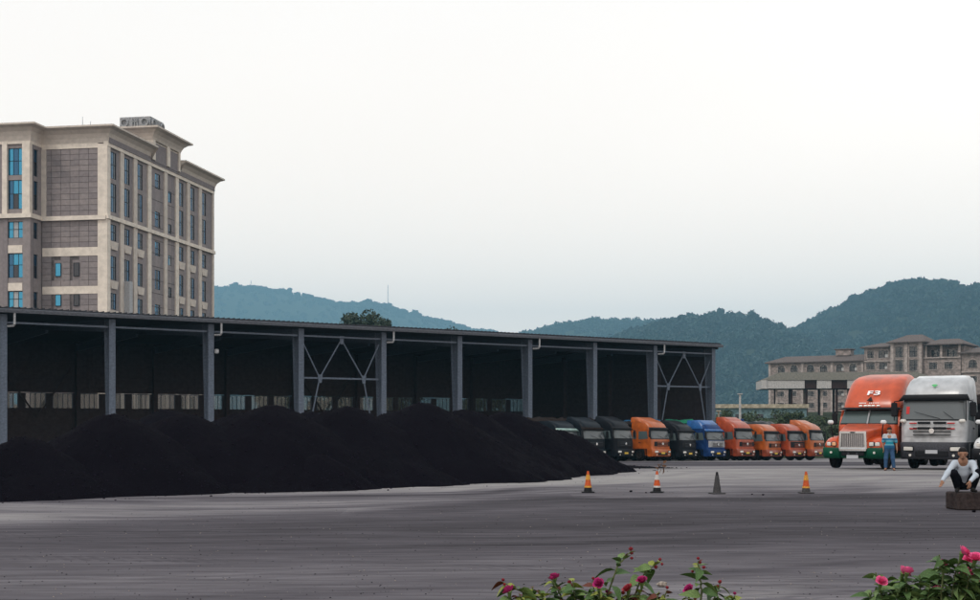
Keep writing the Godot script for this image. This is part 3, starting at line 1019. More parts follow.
	for q in wins:
		for z in [-3.25, -5.3]:
			part.call("window_surround", M.taupe_2, Vector3(-0.005, q[0] - 0.45, z - 0.58), Vector3(0.1, q[1] + 0.3, z + 0.46))
			hotel_window(o, Vector3(-0.06, q[0], z - 0.42), Vector3(0, 0, 0.66), q[1] - q[0], Vector3(-1, 0, 0), 5 if z < -4 else 6)
	# projecting wing at the left
	var zs := [-7.3, -11.0, -14.7, -18.4, -22.1, -25.8]
	for i in zs.size() - 1:
		var za: float = zs[i]
		var zb: float = zs[i + 1]
		part.call("pilaster", M.cream, Vector3(-2.42, 23.4, za - 0.85), Vector3(-1.9, 30.9, za))
		part.call("tile_pier", M.taupe_3, Vector3(-2.3, b0, za - 0.85), Vector3(-1.9, 23.3, za))
		part.call("pilaster", M.cream, Vector3(-2.42, 23.4, za - 3.1), Vector3(-1.9, 30.9, za - 2.55))
		part.call("tile_pier", M.taupe_2, Vector3(-2.3, b0, za - 3.1), Vector3(-1.9, 23.3, za - 2.55))
		part.call("tile_pier", M.taupe, Vector3(-2.2, b0, zb), Vector3(-1.9, 30.7, za - 3.1))
		var yy := 30.7
		for r in rows:
			part.call("spandrel", M.taupe_3, Vector3(-2.2, r[1], za - 2.55), Vector3(-1.9, yy, za - 0.85))
			yy = r[0]
			hotel_window(o, Vector3(-2.05, r[0], za - 2.55), Vector3(0, 0, 1.7), r[1] - r[0], Vector3(-1, 0, 0), [0, 7, 0, 7, 0, 2, 0, 1][rows.find(r)])
		for yb in [[19.45, 20.25], [15.55, 16.35]]:
			part.call("stone_band", M.cream, Vector3(-2.28, yb[0], za - 2.5), Vector3(-2.2, yb[1], za - 0.9))
	part.call("tile_pier", M.taupe_2, Vector3(-1.9, b0, -7.66), Vector3(-1.6, 30.9, -7.3))
	part.call("tile_pier", M.taupe_3, Vector3(-0.75, b0, -7.66), Vector3(0.0, 30.9, -7.3))
	var yy := 30.7
	for r in rows:
		part.call("spandrel", M.taupe_3, Vector3(-1.6, r[1], -7.66), Vector3(-0.75, yy, -7.31))
		yy = r[0]
		hotel_window(o, Vector3(-1.6, r[0], -7.5), Vector3(0.85, 0, 0), r[1] - r[0], Vector3(0, 0, 1), 4)
	part.call("belt_course", M.cream, Vector3(-2.55, 23.05, -25.9), Vector3(-2.2, 23.5, -7.1))
	part.call("belt_course", M.cream, Vector3(-2.2, 23.05, -7.3), Vector3(-0.35, 23.5, -7.1))
	part.call("frieze", M.cream, Vector3(-2.36, 30.7, -25.9), Vector3(-1.9, 31.3, -7.26))
	part.call("frieze", M.cream, Vector3(-1.9, 30.7, -7.6), Vector3(-0.08, 31.3, -7.26))
	# flaring cornices
	var prof := [[0.0, 31.0], [0.06, 31.5], [0.22, 31.95], [0.55, 32.3], [1.0, 32.5], [1.0, 32.68], [0.0, 32.7]]
	var st := mb()
	sweep(st, [Vector2(-2.36, -26), Vector2(-2.36, -7.26), Vector2(-0.08, -7.26), Vector2(-0.08, 0.22), Vector2(10.0, 0.22)], [Vector2(-1, 0), Vector2(0, 1), Vector2(-1, 0), Vector2(0, 1)], prof)
	obj("cornice", st, M.cream_dull, o)
	st = mb()
	sweep(st, [Vector2(17.7, 0.22), Vector2(28.8, 0.22), Vector2(28.8, -20)], [Vector2(0, 1), Vector2(1, 0)], prof)
	obj("cornice", st, M.cream_dull, o)
	part.call("roof", M.taupe_2, Vector3(-2.3, 31.0, -20), Vector3(28.8, 32.3, -7.4))
	part.call("roof", M.taupe_2, Vector3(0, 31.0, -7.4), Vector3(28.7, 32.3, 0.3))
	# stair tower above the middle bays
	part.call("tower_wall", M.cream, Vector3(10.05, 31.3, -7.0), Vector3(17.65, 33.9, 0.3))
	for q in [[10.9, 14.0], [14.8, 17.2]]:
		part.call("tower_panel", M.taupe_2, Vector3(q[0], 31.2, 0.3), Vector3(q[1], 33.3, 0.36))
	for q in [10.06, 14.02, 17.22]:
		part.call("pilaster", M.cream, Vector3(q, 31.3, 0.3), Vector3(q + 0.42 if q > 17 else q + 0.76, 33.9, 0.52))
	part.call("tower_panel", M.taupe_2, Vector3(9.97, 32.4, -5.8), Vector3(10.05, 33.3, -0.7))
	st = mb()
	var p2 := [[0.0, 33.5], [0.1, 33.8], [0.3, 34.15], [0.65, 34.45], [1.1, 34.6], [1.1, 34.78], [0.0, 34.8]]
	sweep(st, [Vector2(10.0, -7), Vector2(10.0, 0.5), Vector2(17.7, 0.5), Vector2(17.7, -7)], [Vector2(-1, 0), Vector2(0, 1), Vector2(1, 0)], p2)
	obj("cornice", st, M.cream_dull, o)
	part.call("roof", M.cream_dull, Vector3(10.0, 33.9, -7.0), Vector3(17.7, 34.77, 0.5))
	roof_sign(o)
	for z in [-2.0, -2.9]:
		st = mb()
		cyl(st, Vector3(0.4, 32.6, z), Vector3(0.4, 33.4 if z > -2.5 else 33.9, z), 0.03, 0.02, 6)
		obj("antenna", st, M.steel, o)

# window: dark frame, sashes with blue or dark panes. `style` varies which panes stand open or dark
func hotel_window(parent: Node3D, at: Vector3, wide: Vector3, high: float, out: Vector3, style: int) -> void:
	var n := 3 if wide.length() > 1.2 else (2 if wide.length() > 0.8 else 1)
	var t := 0.05
	var d := wide.normalized()
	var st := mb()
	var box := func(s: SurfaceTool, u0: float, u1: float, y0: float, y1: float, o0: float, o1: float) -> void:
		span(s, at + d * u0 + Vector3(0, y0, 0) + out * o0, at + d * u1 + Vector3(0, y1, 0) + out * o1)
	var w := wide.length()
	for e in [[0.0, w, 0.0, t], [0.0, w, high - t, high], [0.0, t, t, high - t], [w - t, w, t, high - t]]:
		box.call(st, e[0], e[1], e[2], e[3], 0.0, 0.07)
	for i in range(1, n):
		box.call(st, w * i / n - t / 2, w * i / n + t / 2, t, high - t, 0.0, 0.06)
	if high > 1.5: box.call(st, t, w - t, high * 0.52, high * 0.52 + t, 0.01, 0.075)
	var f := obj("window", st, M.window_frame_dark, parent)
	for i in n:
		for half in 2:
			var y0: float = t if half == 0 else high * 0.52 + t
			var y1: float = high * 0.52 if half == 0 else high - t
			if high <= 1.5:
				if half == 1: continue
				y1 = high - t
			var m: Material = M.glass_blue
			if (i + style) % 3 == 1: m = M.glass_blue_2
			if half == 0 and (style in [1, 3, 7]) and i == n / 2: m = M.glass_dark
			if style == 4 or style == 6: m = M.glass_dark if half == 0 else M.glass_blue_2
			if style == 2 and i == n - 1: m = M.glass_dark
			if style in [0, 3] and i == 1 and (int(at.y * 3.0 + at.x) % 3) == 0: m = M.glass_curtain
			if out.z > 0.5 and n == 3: m = [M.glass_blue if half else M.glass_blue_2, M.glass_blue_2, M.glass_dark][i] if style != 3 else [M.glass_blue_2, M.glass_dark, M.glass_blue_2][i]
			st = mb()
			box.call(st, w * i / n + t / 2, w * (i + 1) / n - t / 2, y0, y1, 0.02, 0.035)
			obj("pane", st, m, f)

# lettering on a frame along two edges of the tower roof, seen from the back
func roof_sign(o: Node3D) -> void:
	var y0 := 34.85
	var y1 := 36.1
	for side in 2:
		var at := func(s: float, y: float) -> Vector3:
			return Vector3(10.3, y, 0.1 - s) if side == 0 else Vector3(10.3 + s, y, 0.1)
		var n := Vector3(-1, 0, 0) if side == 0 else Vector3(0, 0, 1)
		var length := 3.6 if side == 0 else 3.4
		var st := mb()
		bar(st, at.call(0, y0 + 0.05), at.call(length, y0 + 0.05), 0.08, 0.08)
		bar(st, at.call(0, y1), at.call(length, y1), 0.08, 0.08)
		for i in 8:
			bar(st, at.call(length * i / 7.0, y0), at.call(length * i / 7.0, y1), 0.06, 0.06)
			if i < 7: bar(st, at.call(length * i / 7.0, y0), at.call(length * (i + 1) / 7.0, y1), 0.045, 0.045)
		obj("sign_frame", st, M.pipe_white, o)
		st = mb()
		bx(st, at.call(length / 2, (y0 + y1) / 2) - n * 0.06, Vector3(0.03, y1 - y0 - 0.1, length) if side == 0 else Vector3(length, y1 - y0 - 0.1, 0.03))
		obj("sign_board", st, M.pipe_white, o)
		for i in 3:
			var c: Vector3 = at.call(length * (i + 0.5) / 3.0, (y0 + y1) / 2 + 0.02)
			st = mb()
			var u: Vector3 = (at.call(1.0, 0.0) - at.call(0.0, 0.0)).normalized()
			if i % 2 == 0:
				for k in 16:
					var a := TAU * k / 16.0
					var b := TAU * (k + 1) / 16.0
					bar(st, c + (u * cos(a) + Vector3.UP * sin(a)) * 0.4 + n * 0.12, c + (u * cos(b) + Vector3.UP * sin(b)) * 0.4 + n * 0.12, 0.3, 0.12)
			else:
				for k in 3:
					bar(st, c + u * (0.3 * k - 0.3) + Vector3(0, -0.5, 0) + n * 0.12, c + u * (0.3 * k - 0.3) + Vector3(0, 0.5, 0) + n * 0.12, 0.13, 0.1)
				bar(st, c - u * 0.35 + Vector3(0, 0.1, 0) + n * 0.12, c + u * 0.35 + Vector3(0, 0.1, 0) + n * 0.12, 0.13, 0.1)
			obj("sign_letter", st, M.gutter_pale, o)

# ---------------------------------------------------------------- the unfinished villa block far right
func arch_poly(w: float, h: float) -> PackedVector2Array:
	var p := PackedVector2Array([Vector2(-w / 2, 0), Vector2(w / 2, 0)])
	for k in 9:
		var a := PI * k / 8.0
		p.append(Vector2(cos(a) * w / 2, h - w / 2 + sin(a) * w / 2))
	return p

# ring between two outlines of equal point count
func ring_slab(st: SurfaceTool, inner: PackedVector2Array, outer: PackedVector2Array, z0: float, z1: float, xf: Transform3D) -> void:
	for i in inner.size():
		var j := (i + 1) % inner.size()
		var a := inner[i]
		var b := inner[j]
		var c := outer[i]
		var d := outer[j]
		quad(st, xf * Vector3(a.x, a.y, z1), xf * Vector3(c.x, c.y, z1), xf * Vector3(d.x, d.y, z1), xf * Vector3(b.x, b.y, z1))
		quad(st, xf * Vector3(a.x, a.y, z0), xf * Vector3(a.x, a.y, z1), xf * Vector3(b.x, b.y, z1), xf * Vector3(b.x, b.y, z0))
		quad(st, xf * Vector3(c.x, c.y, z1), xf * Vector3(c.x, c.y, z0), xf * Vector3(d.x, d.y, z0), xf * Vector3(d.x, d.y, z1))

func make_villa() -> void:
	var o := thing("brown_villa", "long unfinished brown villa block with arched windows below the hill", "building", Vector3(78.3, 4.0, -365.0), -atan2(0.56, 0.83))
	# local x along the front (towards the right and nearer), local z out of the front
	# hollow walls, so that the openings look into real rooms
	var walls := []
	var wall := func(x0: float, x1: float, top: float, zf: float, called := "wall", y0 := -2.0) -> void:
		var c := CSGCombiner3D.new()
		c.name = called
		o.add_child(c, true)
		for e in 2:
			var box := CSGBox3D.new()
			var t := 0.4 * e
			box.size = Vector3(x1 - x0 - 2.0 * t, top - y0 - t, zf + 14.0 - 2.0 * t)
			box.position = Vector3((x0 + x1) / 2, (top + y0 - t) / 2, (zf - 14.0) / 2)
			box.material = M.villa_wall
			if e: box.operation = CSGShape3D.OPERATION_SUBTRACTION
			c.add_child(box)
		walls.append([x0, x1, zf, c])
	var roof := func(x0: float, x1: float, y: float, rise: float, zf: float, over := 0.9) -> void:
		var st := mb()
		var a := Vector3(x0 - over, y, zf + over)
		var b := Vector3(x1 + over, y, zf + over)
		var c := Vector3(x1 + over, y, -14 - over)
		var d := Vector3(x0 - over, y, -14 - over)
		var m := (zf - 14.0) / 2.0
		var e := Vector3(x0 + 2.2, y + rise, m)
		var f := Vector3(x1 - 2.2, y + rise, m)
		quad(st, a, e, f, b)
		quad(st, c, f, e, d)
		tri(st, d, e, a)
		tri(st, b, f, c)
		var lo := Vector3(0, -0.3, 0)
		quad(st, a + lo, a, b, b + lo)
		quad(st, d + lo, d, a, a + lo)
		quad(st, b + lo, b, c, c + lo)
		quad(st, a + lo, b + lo, c + lo, d + lo)
		obj("roof", st, M.villa_roof, o)
	var opening := func(x: float, y: float, w: float, h: float, zf: float, arched := false) -> void:
		# dark opening set in a raised surround
		var hole := arch_poly(w, h) if arched else PackedVector2Array([Vector2(-w / 2, 0), Vector2(w / 2, 0), Vector2(w / 2, h), Vector2(-w / 2, h)])
		var big := arch_poly(w + 0.3, h + 0.15) if arched else PackedVector2Array([Vector2(-w / 2 - 0.15, -0.15), Vector2(w / 2 + 0.15, -0.15), Vector2(w / 2 + 0.15, h + 0.15), Vector2(-w / 2 - 0.15, h + 0.15)])
		var st := mb()
		var xf := Transform3D(Basis(), Vector3(x, y, 0))
		for q in walls:
			if x > q[0] and x < q[1] and absf(q[2] - zf) < 0.01:
				var cut := CSGPolygon3D.new()
				cut.polygon = hole
				cut.depth = 1.6
				cut.position = Vector3(x, y, zf + 0.8)
				cut.operation = CSGShape3D.OPERATION_SUBTRACTION
				cut.material = M.villa_wall
				q[3].add_child(cut)
		ring_slab(st, hole, big, zf - 0.05, zf + 0.12, xf)
		var w_ := obj("window", st, M.villa_trim, o)
		st = mb()
		slab(st, hole, zf - 0.22, zf - 0.21, xf)
		obj("pane", st, M.clear_glass, w_)
		st = mb()
		bx(st, Vector3(x + w * 0.12, y + h * 0.42, zf - 0.16), Vector3(0.12, h * 0.84, 0.06))
		bx(st, Vector3(x, y + h * 0.5, zf - 0.16), Vector3(w * 0.94, 0.1, 0.05))
		obj("frame", st, M.window_frame_dark, w_)
		if (int(x * 10.0) % 3) == 0:
			st = mb()
			bx(st, Vector3(x + w * 0.3, y + h * 0.28, zf - 0.19), Vector3(w * 0.3, h * 0.42, 0.02))
			obj("pane", st, M.curtain, w_)
	var strip := func(x0: float, x1: float, y0: float, y1: float, zf: float, called := "stone_band") -> void:
		var st := mb()
		span(st, Vector3(x0, y0, zf), Vector3(x1, y1, zf + 0.35))
		obj(called, st, M.villa_trim, o)
	# left wing with paired arches
	wall.call(0.0, 27.2, 15.0, 0.0)
	roof.call(0.0, 27.2, 15.0, 1.9, 0.0)
	for x in [3.7, 7.4, 12.1, 15.8, 20.4, 24.0]:
		opening.call(x, 12.1, 2.1, 2.1, 0.0, true)
	for x in [0.35, 9.8, 18.2, 26.6]:
		strip.call(x - 0.35, x + 0.35, -1.0, 14.6, 0.0, "pilaster")
	strip.call(0.7, 26.2, 10.7, 11.0, 0.0)
	for x in [3.4, 7.0, 12.1, 15.8, 20.4, 24.0]:
		for y in [8.6, 5.4, 2.2]:
			opening.call(x, y, 2.1, 1.5, 0.0)
	var st := mb()
	cbx(st, Vector3(19.5, 17.4, -6.5), Vector3(4.2, 1.6, 3.0), 0.1)
	obj("roof_hut", st, M.villa_wall, o)
	st = mb()
	cbx(st, Vector3(19.5, 18.35, -6.5), Vector3(4.9, 0.3, 3.6), 0.08)
	obj("roof_hut", st, M.villa_roof, o)
	# second block
	wall.call(27.3, 34.6, 18.4, 0.8)
	roof.call(27.3, 34.6, 18.4, 1.4, 0.8)
	for x in [29.0, 32.4]:
		opening.call(x, 12.3, 2.2, 1.9, 0.8)
		opening.call(x, 8.4, 2.2, 1.9, 0.8)
		opening.call(x, 15.4, 1.7 if x < 30 else 2.6, 2.0, 0.8)
	strip.call(27.3, 34.6, 14.4, 14.7, 0.8)
	# tall middle block
	wall.call(34.7, 43.0, 19.4, 2.0)
	roof.call(34.7, 43.0, 19.4, 2.3, 2.0)
	for x in [37.0, 40.7]:
		opening.call(x, 15.3, 2.1, 2.9, 2.0)
		opening.call(x, 11.7, 2.1, 3.0, 2.0)
		opening.call(x, 7.9, 2.1, 2.6, 2.0)
	for x in [35.2, 38.85, 42.5]:
		strip.call(x - 0.4, x + 0.4, 0.0, 19.1, 2.0, "pilaster")
	# fourth block with a recessed upper terrace
	wall.call(43.1, 52.4, 14.9, 0.8)
	wall.call(43.1, 52.4, 18.6, -2.5, "terrace_wall", 14.95)
	roof.call(43.1, 52.4, 18.6, 1.7, 0.8)
	for x in [45.4, 49.4]:
		opening.call(x, 12.0, 2.1, 1.9, 0.8)
		opening.call(x, 8.3, 2.1, 1.9, 0.8)
		opening.call(x, 15.2, 2.6, 2.1, -2.5)
	for x in [43.5, 47.4, 52.0]:
		var c := mb()
		span(c, Vector3(x - 0.25, 14.9, 0.1), Vector3(x + 0.25, 18.4, 0.6))
		obj("terrace_post", c, M.villa_trim, o)
	strip.call(43.1, 52.4, 14.9, 15.2, 0.8)
	# right wing
	wall.call(52.5, 78.0, 16.2, 0.3)
	roof.call(52.5, 78.0, 16.2, 1.6, 0.3)
	for x in [55.3, 59.0, 63.7, 67.4, 72.0, 75.6]:
		opening.call(x, 12.3, 2.1, 2.1, 0.3, true)
		opening.call(x, 8.6, 2.1, 1.5, 0.3)
	strip.call(52.5, 78.0, 11.0, 11.3, 0.3)

# ---------------------------------------------------------------- canopy, wall, trees and shrubs behind the yard
func make_far_things() -> void:
	var o := thing("roadside_canopy", "open canopy with white fascia boards and brown posts before the villa", "canopy", Vector3(55.6, 3.3, -262.0), deg_to_rad(-4.0))
	var st := mb()
	var rp := [Vector3(-0.6, 7.3, 0.8), Vector3(34, 7.3, 0.8), Vector3(34, 7.3, -11), Vector3(-0.6, 7.3, -11), Vector3(3.5, 9.1, -5), Vector3(31, 9.1, -5)]
	quad(st, rp[0], rp[4], rp[5], rp[1])
	quad(st, rp[2], rp[5], rp[4], rp[3])
	tri(st, rp[3], rp[4], rp[0])
	tri(st, rp[1], rp[5], rp[2])
	quad(st, rp[0], rp[1], rp[2], rp[3])
	obj("roof", st, M.canopy_roof, o)
	st = mb()
	span(st, Vector3(-0.3, 5.6, -10.5), Vector3(33.6, 7.28, 0.3))
	obj("ceiling_box", st, M.rust_brown, o)
	for a in [[0.2, 7.6], [10.0, 12.9], [16.0, 33.4]]:
		st = mb()
		cbx(st, Vector3((a[0] + a[1]) / 2, 6.42, 0.5), Vector3(a[1] - a[0], 1.7, 0.3), 0.05)
		obj("fascia_board", st, M.canopy_white, o)
	st = mb()
	cyl(st, Vector3(-0.25, 5.57, 0.2), Vector3(-0.25, 7.27, 0.2), 0.75, 0.75, 12)
	obj("fascia_board", st, M.canopy_white, o)
	st = mb()
	cbx(st, Vector3(-0.45, 6.42, -5.2), Vector3(0.3, 1.7, 10.6), 0.05)
	obj("fascia_board", st, M.canopy_white, o)
	for i in 8:
		for r in 2:
			var x := 2.2 + i * 3.0 + (0.9 if r else 0.0)
			st = mb()
			span(st, Vector3(x - 0.2, -2.0, -1.0 - 8.0 * r), Vector3(x + 0.2, 5.6, -0.6 - 8.0 * r))
			obj("post", st, M.rust_brown if (i + r) % 3 else M.villa_trim, o)
	# pale teal boundary building with a cream roof edge
	var w := thing("low_teal_building", "long low teal building with a cream roof edge beyond the truck row", "building", Vector3(26.0, 1.0, -238.0))
	st = mb()
	span(st, Vector3(0, -2, -6), Vector3(32, 3.7, 0))
	obj("wall", st, M.teal_wall, w)
	st = mb()
	span(st, Vector3(-0.3, 3.7, -6.4), Vector3(32.3, 4.4, 0.4))
	obj("roof_edge", st, M.cream_band, w)
	for i in 9:
		st = mb()
		span(st, Vector3(1.4 + i * 3.5, 1.3, 0.0), Vector3(3.0 + i * 3.5, 2.6, 0.06))
		obj("window", st, M.glass_dark, w)
	# blue cabinet, orange barrier, posts
	var bc := thing("blue_cabinet", "small blue metal cabinet in front of the low teal building", "cabinet", spot(0.196, 205.0))
	st = mb()
	cbx(st, Vector3(0, 0.95, 0), Vector3(1.15, 1.7, 0.8), 0.04)
	obj("body", st, M.blue_paint, bc)
	st = mb()
	cbx(st, Vector3(0, 1.86, 0.05), Vector3(1.3, 0.12, 1.0), 0.03)
	obj("lid", st, M.blue_paint, bc)
	for s in [-1, 1]:
		st = mb()
		cbx(st, Vector3(0.28 * s, 1.0, 0.41), Vector3(0.5, 1.4, 0.03), 0.01)
		var d := obj("door", st, M.blue_paint, bc)
		st = mb()
		bx(st, Vector3(0.06 * s, 1.0, 0.44), Vector3(0.04, 0.2, 0.03))
		obj("handle", st, M.chrome, d)
		st = mb()
		bx(st, Vector3(0.45 * s, 0.05, 0), Vector3(0.1, 0.14, 0.6))
		obj("foot", st, M.chassis, bc)
	var ob := thing("orange_barrier", "orange plastic barrier standing beside the blue cabinet", "barrier", spot(0.2093, 205.0))
	st = mb()
	side_slab(st, PackedVector2Array([Vector2(-0.3, 0), Vector2(0.3, 0), Vector2(0.26, 0.3), Vector2(0.12, 0.55), Vector2(0.1, 1.35), Vector2(-0.1, 1.35), Vector2(-0.12, 0.55), Vector2(-0.26, 0.3)]), -0.45, 0.45)
	obj("body", st, M.orange_plastic, ob)
	st = mb()
	cyl(st, Vector3(0, 1.35, 0), Vector3(0, 1.45, 0), 0.07, 0.07, 10)
	obj("cap", st, M.cone_white, ob)
	for a in [["white_post", "plain white concrete post rising above the low teal building", 0.1923, 212.0, 5.4, 0.16, "canopy_white"], ["pale_post", "short pale post at the right hand corner of the shed", 0.1758, 138.0, 5.0, 0.09, "cream_band"]]:
		var q := thing(a[0], a[1], "post", spot(a[2], a[3]))
		st = mb()
		cyl(st, Vector3(0, -0.2, 0), Vector3(0, a[4], 0), a[5] * 1.3, a[5], 10)
		obj("shaft", st, M[a[6]], q)
		st = mb()
		cbx(st, Vector3(0, a[4] + 0.08, 0), Vector3(a[5] * 5.0, 0.16, a[5] * 4.0), 0.03)
		obj("head", st, M[a[6]], q)
	# trees behind the shed: [tangent, depth, top, radius]
	var k := 0
	for a in [[-0.099, 230.0, 24.2, 5.0, "tall round tree rising behind the shed roof"], [-0.114, 236.0, 22.3, 4.4, "tree to the left of the tall one behind the shed roof"], [-0.084, 226.0, 22.6, 4.0, "tree to the right of the tall one behind the shed roof"], [-0.055, 235.0, 20.4, 3.4, "low tree top just showing over the middle of the shed roof"], [-0.030, 240.0, 20.4, 4.4, "low tree top over the shed roof nearest the right"], [-0.004, 180.0, 9.6, 3.2, "green tree seen through the rear openings of the shed"], [-0.07, 185.0, 9.0, 3.6, "second green tree seen through the rear openings of the shed"], [-0.12, 185.0, 9.4, 3.8, "third green tree seen through the rear openings of the shed"], [-0.165, 190.0, 9.8, 4.0, "green tree behind the shed beside the hotel"]]:
		tree(a[0], a[1], a[2], a[3], a[4], 200 + k)
		k += 1
	var r := RandomNumberGenerator.new()
	r.seed = 77
	for i in 26:
		var t := 0.166 + 0.0085 * i + r.randf_range(-0.003, 0.003)
		shrub(t, r.randf_range(152.0, 172.0), r.randf_range(4.3, 6.0), r.randf_range(1.4, 2.2), "%s green shrub in the strip behind the truck row, counted from the shed corner" % ordinal(i), 300 + i)

func ordinal(i: int) -> String:
	return ["first", "second", "third", "fourth", "fifth", "sixth", "seventh", "eighth", "ninth", "tenth", "eleventh", "twelfth", "thirteenth", "fourteenth", "fifteenth", "sixteenth", "seventeenth", "eighteenth", "nineteenth", "twentieth", "twenty first", "twenty second", "twenty third", "twenty fourth", "twenty fifth", "twenty sixth"][i]

func leafy(st: SurfaceTool, r: RandomNumberGenerator, lobes: Array, count: int, leaf: float) -> void:
	for i in count:
		var l: Array = lobes[r.randi() % lobes.size()]
		var d := Vector3(r.randfn(), r.randfn() * 0.85, r.randfn()).normalized()
		var p: Vector3 = l[0] + d * l[1] * pow(r.randf(), 0.33)
		var f := frame_of((d * 0.7 + Vector3(r.randfn(), r.randfn() + 0.5, r.randfn()) * 0.6).normalized())
		var a := r.randf() * TAU
		var u := (f.x * cos(a) + f.z * sin(a)) * leaf * r.randf_range(0.6, 1.4)
		var v := (f.z * cos(a) - f.x * sin(a)) * leaf * r.randf_range(0.4, 0.8)
		var c := r.randf_range(0.6, 1.35)
		st.set_color(Color(c * r.randf_range(0.85, 1.2), c, c * 0.9))
		quad(st, p - u, p - v, p + u * 0.9, p + v)

func tree(t: float, d: float, top: float, rad: float, label: String, seed_: int) -> void:
	var r := RandomNumberGenerator.new()
	r.seed = seed_
	var at := spot(t, d)
	var o := thing("broadleaf_tree", label, "tree", at, 0.0, "trees behind the shed")
	var h := top - at.y
	var st := mb()
	tube(st, [Vector3(0, -0.2, 0), Vector3(0.15, h * 0.3, 0.1), Vector3(-0.1, h * 0.6, 0), Vector3(0, h * 0.85, 0)], 0.32, 0.08, 8)
	for i in 6:
		var a := TAU * i / 6.0 + r.randf()
		var y := h * r.randf_range(0.4, 0.7)
		tube(st, [Vector3(0, y, 0), Vector3(cos(a), 0.6, sin(a)) * rad * 0.4 + Vector3(0, y, 0), Vector3(cos(a) * rad * 0.75, y + rad * 0.6, sin(a) * rad * 0.75)], 0.12, 0.03, 6)
	obj("trunk", st, M.bark, o)
	var lobes := []
	for i in 12:
		var a := r.randf() * TAU
		var q := sqrt(r.randf()) * rad * 0.7
		lobes.append([Vector3(cos(a) * q, h - rad * r.randf_range(0.45, 1.5) - q * 0.3, sin(a) * q), rad * r.randf_range(0.28, 0.45)])
	st = mb()
	leafy(st, r, lobes, 2600, 0.3)
	obj("crown", st, M.leaf_mid, o)

func shrub(t: float, d: float, h: float, rad: float, label: String, seed_: int) -> void:
	var r := RandomNumberGenerator.new()
	r.seed = seed_
	var o := thing("shrub", label, "shrub", spot(t, d), 0.0, "shrubs behind the truck row")
	var st := mb()
	for i in 5:
		var a := TAU * i / 5.0
		tube(st, [Vector3(0, -0.15, 0), Vector3(cos(a) * 0.3, h * 0.4, sin(a) * 0.3), Vector3(cos(a) * rad * 0.6, h * 0.8, sin(a) * rad * 0.6)], 0.06, 0.015, 5)
	obj("stem", st, M.bark, o)
	var lobes := []
	for i in 8:
		var a := r.randf() * TAU
		var q := sqrt(r.randf()) * rad * 0.8
		lobes.append([Vector3(cos(a) * q, h * r.randf_range(0.2, 0.85), sin(a) * q), rad * r.randf_range(0.3, 0.5)])
	st = mb()
	leafy(st, r, lobes, 900, 0.17)
	obj("crown", st, M.leaf_shrub, o)

# ---------------------------------------------------------------- coal
func make_coal() -> void:
	# [x, depth, height, stretch along the heap line, label]
	var list := [
		[-13.9, 31.2, 1.75, 1.0, "coal heap at the far left edge of the picture"],
		[-11.7, 32.5, 1.46, 1.0, "low rounded coal heap in front of the leftmost column"],
		[-10.25, 35.2, 2.05, 1.0, "coal heap rising just right of the low left one, pale scrap on its side"],
		[-8.6, 37.0, 2.06, 1.05, "coal heap in front of the third shed column"],
		[-6.5, 38.2, 2.33, 1.05, "broad coal heap left of the braced bay, behind the small front cone"],
		[-4.75, 35.8, 0.95, 0.95, "small coal cone spilled forward at the foot of the heaps, largest of the two"],
		[-4.45, 40.4, 2.30, 1.1, "broad coal heap under the braced bay of the shed"],
		[-2.2, 42.6, 2.45, 1.05, "highest coal heap, right of the braced bay"],
		[-2.05, 39.4, 0.55, 0.95, "small coal cone at the foot of the highest heap"],
		[-0.9, 45.6, 2.28, 1.0, "narrow coal heap just right of the highest one"],
		[0.55, 48.0, 2.22, 1.05, "last tall coal heap before the parked trucks"],
		[2.55, 49.0, 1.55, 1.05, "sloping coal heap hiding the first parked truck"],
		[4.2, 51.0, 0.72, 1.0, "low end of the coal in front of the second and third trucks"],
		[6.0, 55.5, 0.12, 1.3, "thin coal spill at the right end of the heaps"],
		[-12.4, 50.0, 2.30, 1.2, "rear coal heap showing behind the left heaps"],
		[-8.4, 44.5, 2.15, 1.2, "rear coal heap between the second and third shed columns"],
		[-6.2, 46.0, 2.2, 1.2, "rear coal heap behind the broad left heap"],
		[-3.5, 48.0, 2.2, 1.2, "rear coal heap behind the highest heap"],
		[-1.4, 51.0, 2.25, 1.2, "rear coal heap behind the narrow heap"]]
	var k := 0
	for a in list:
		pile(a[0], a[1], a[2], a[3], a[4], 500 + k)
		k += 1

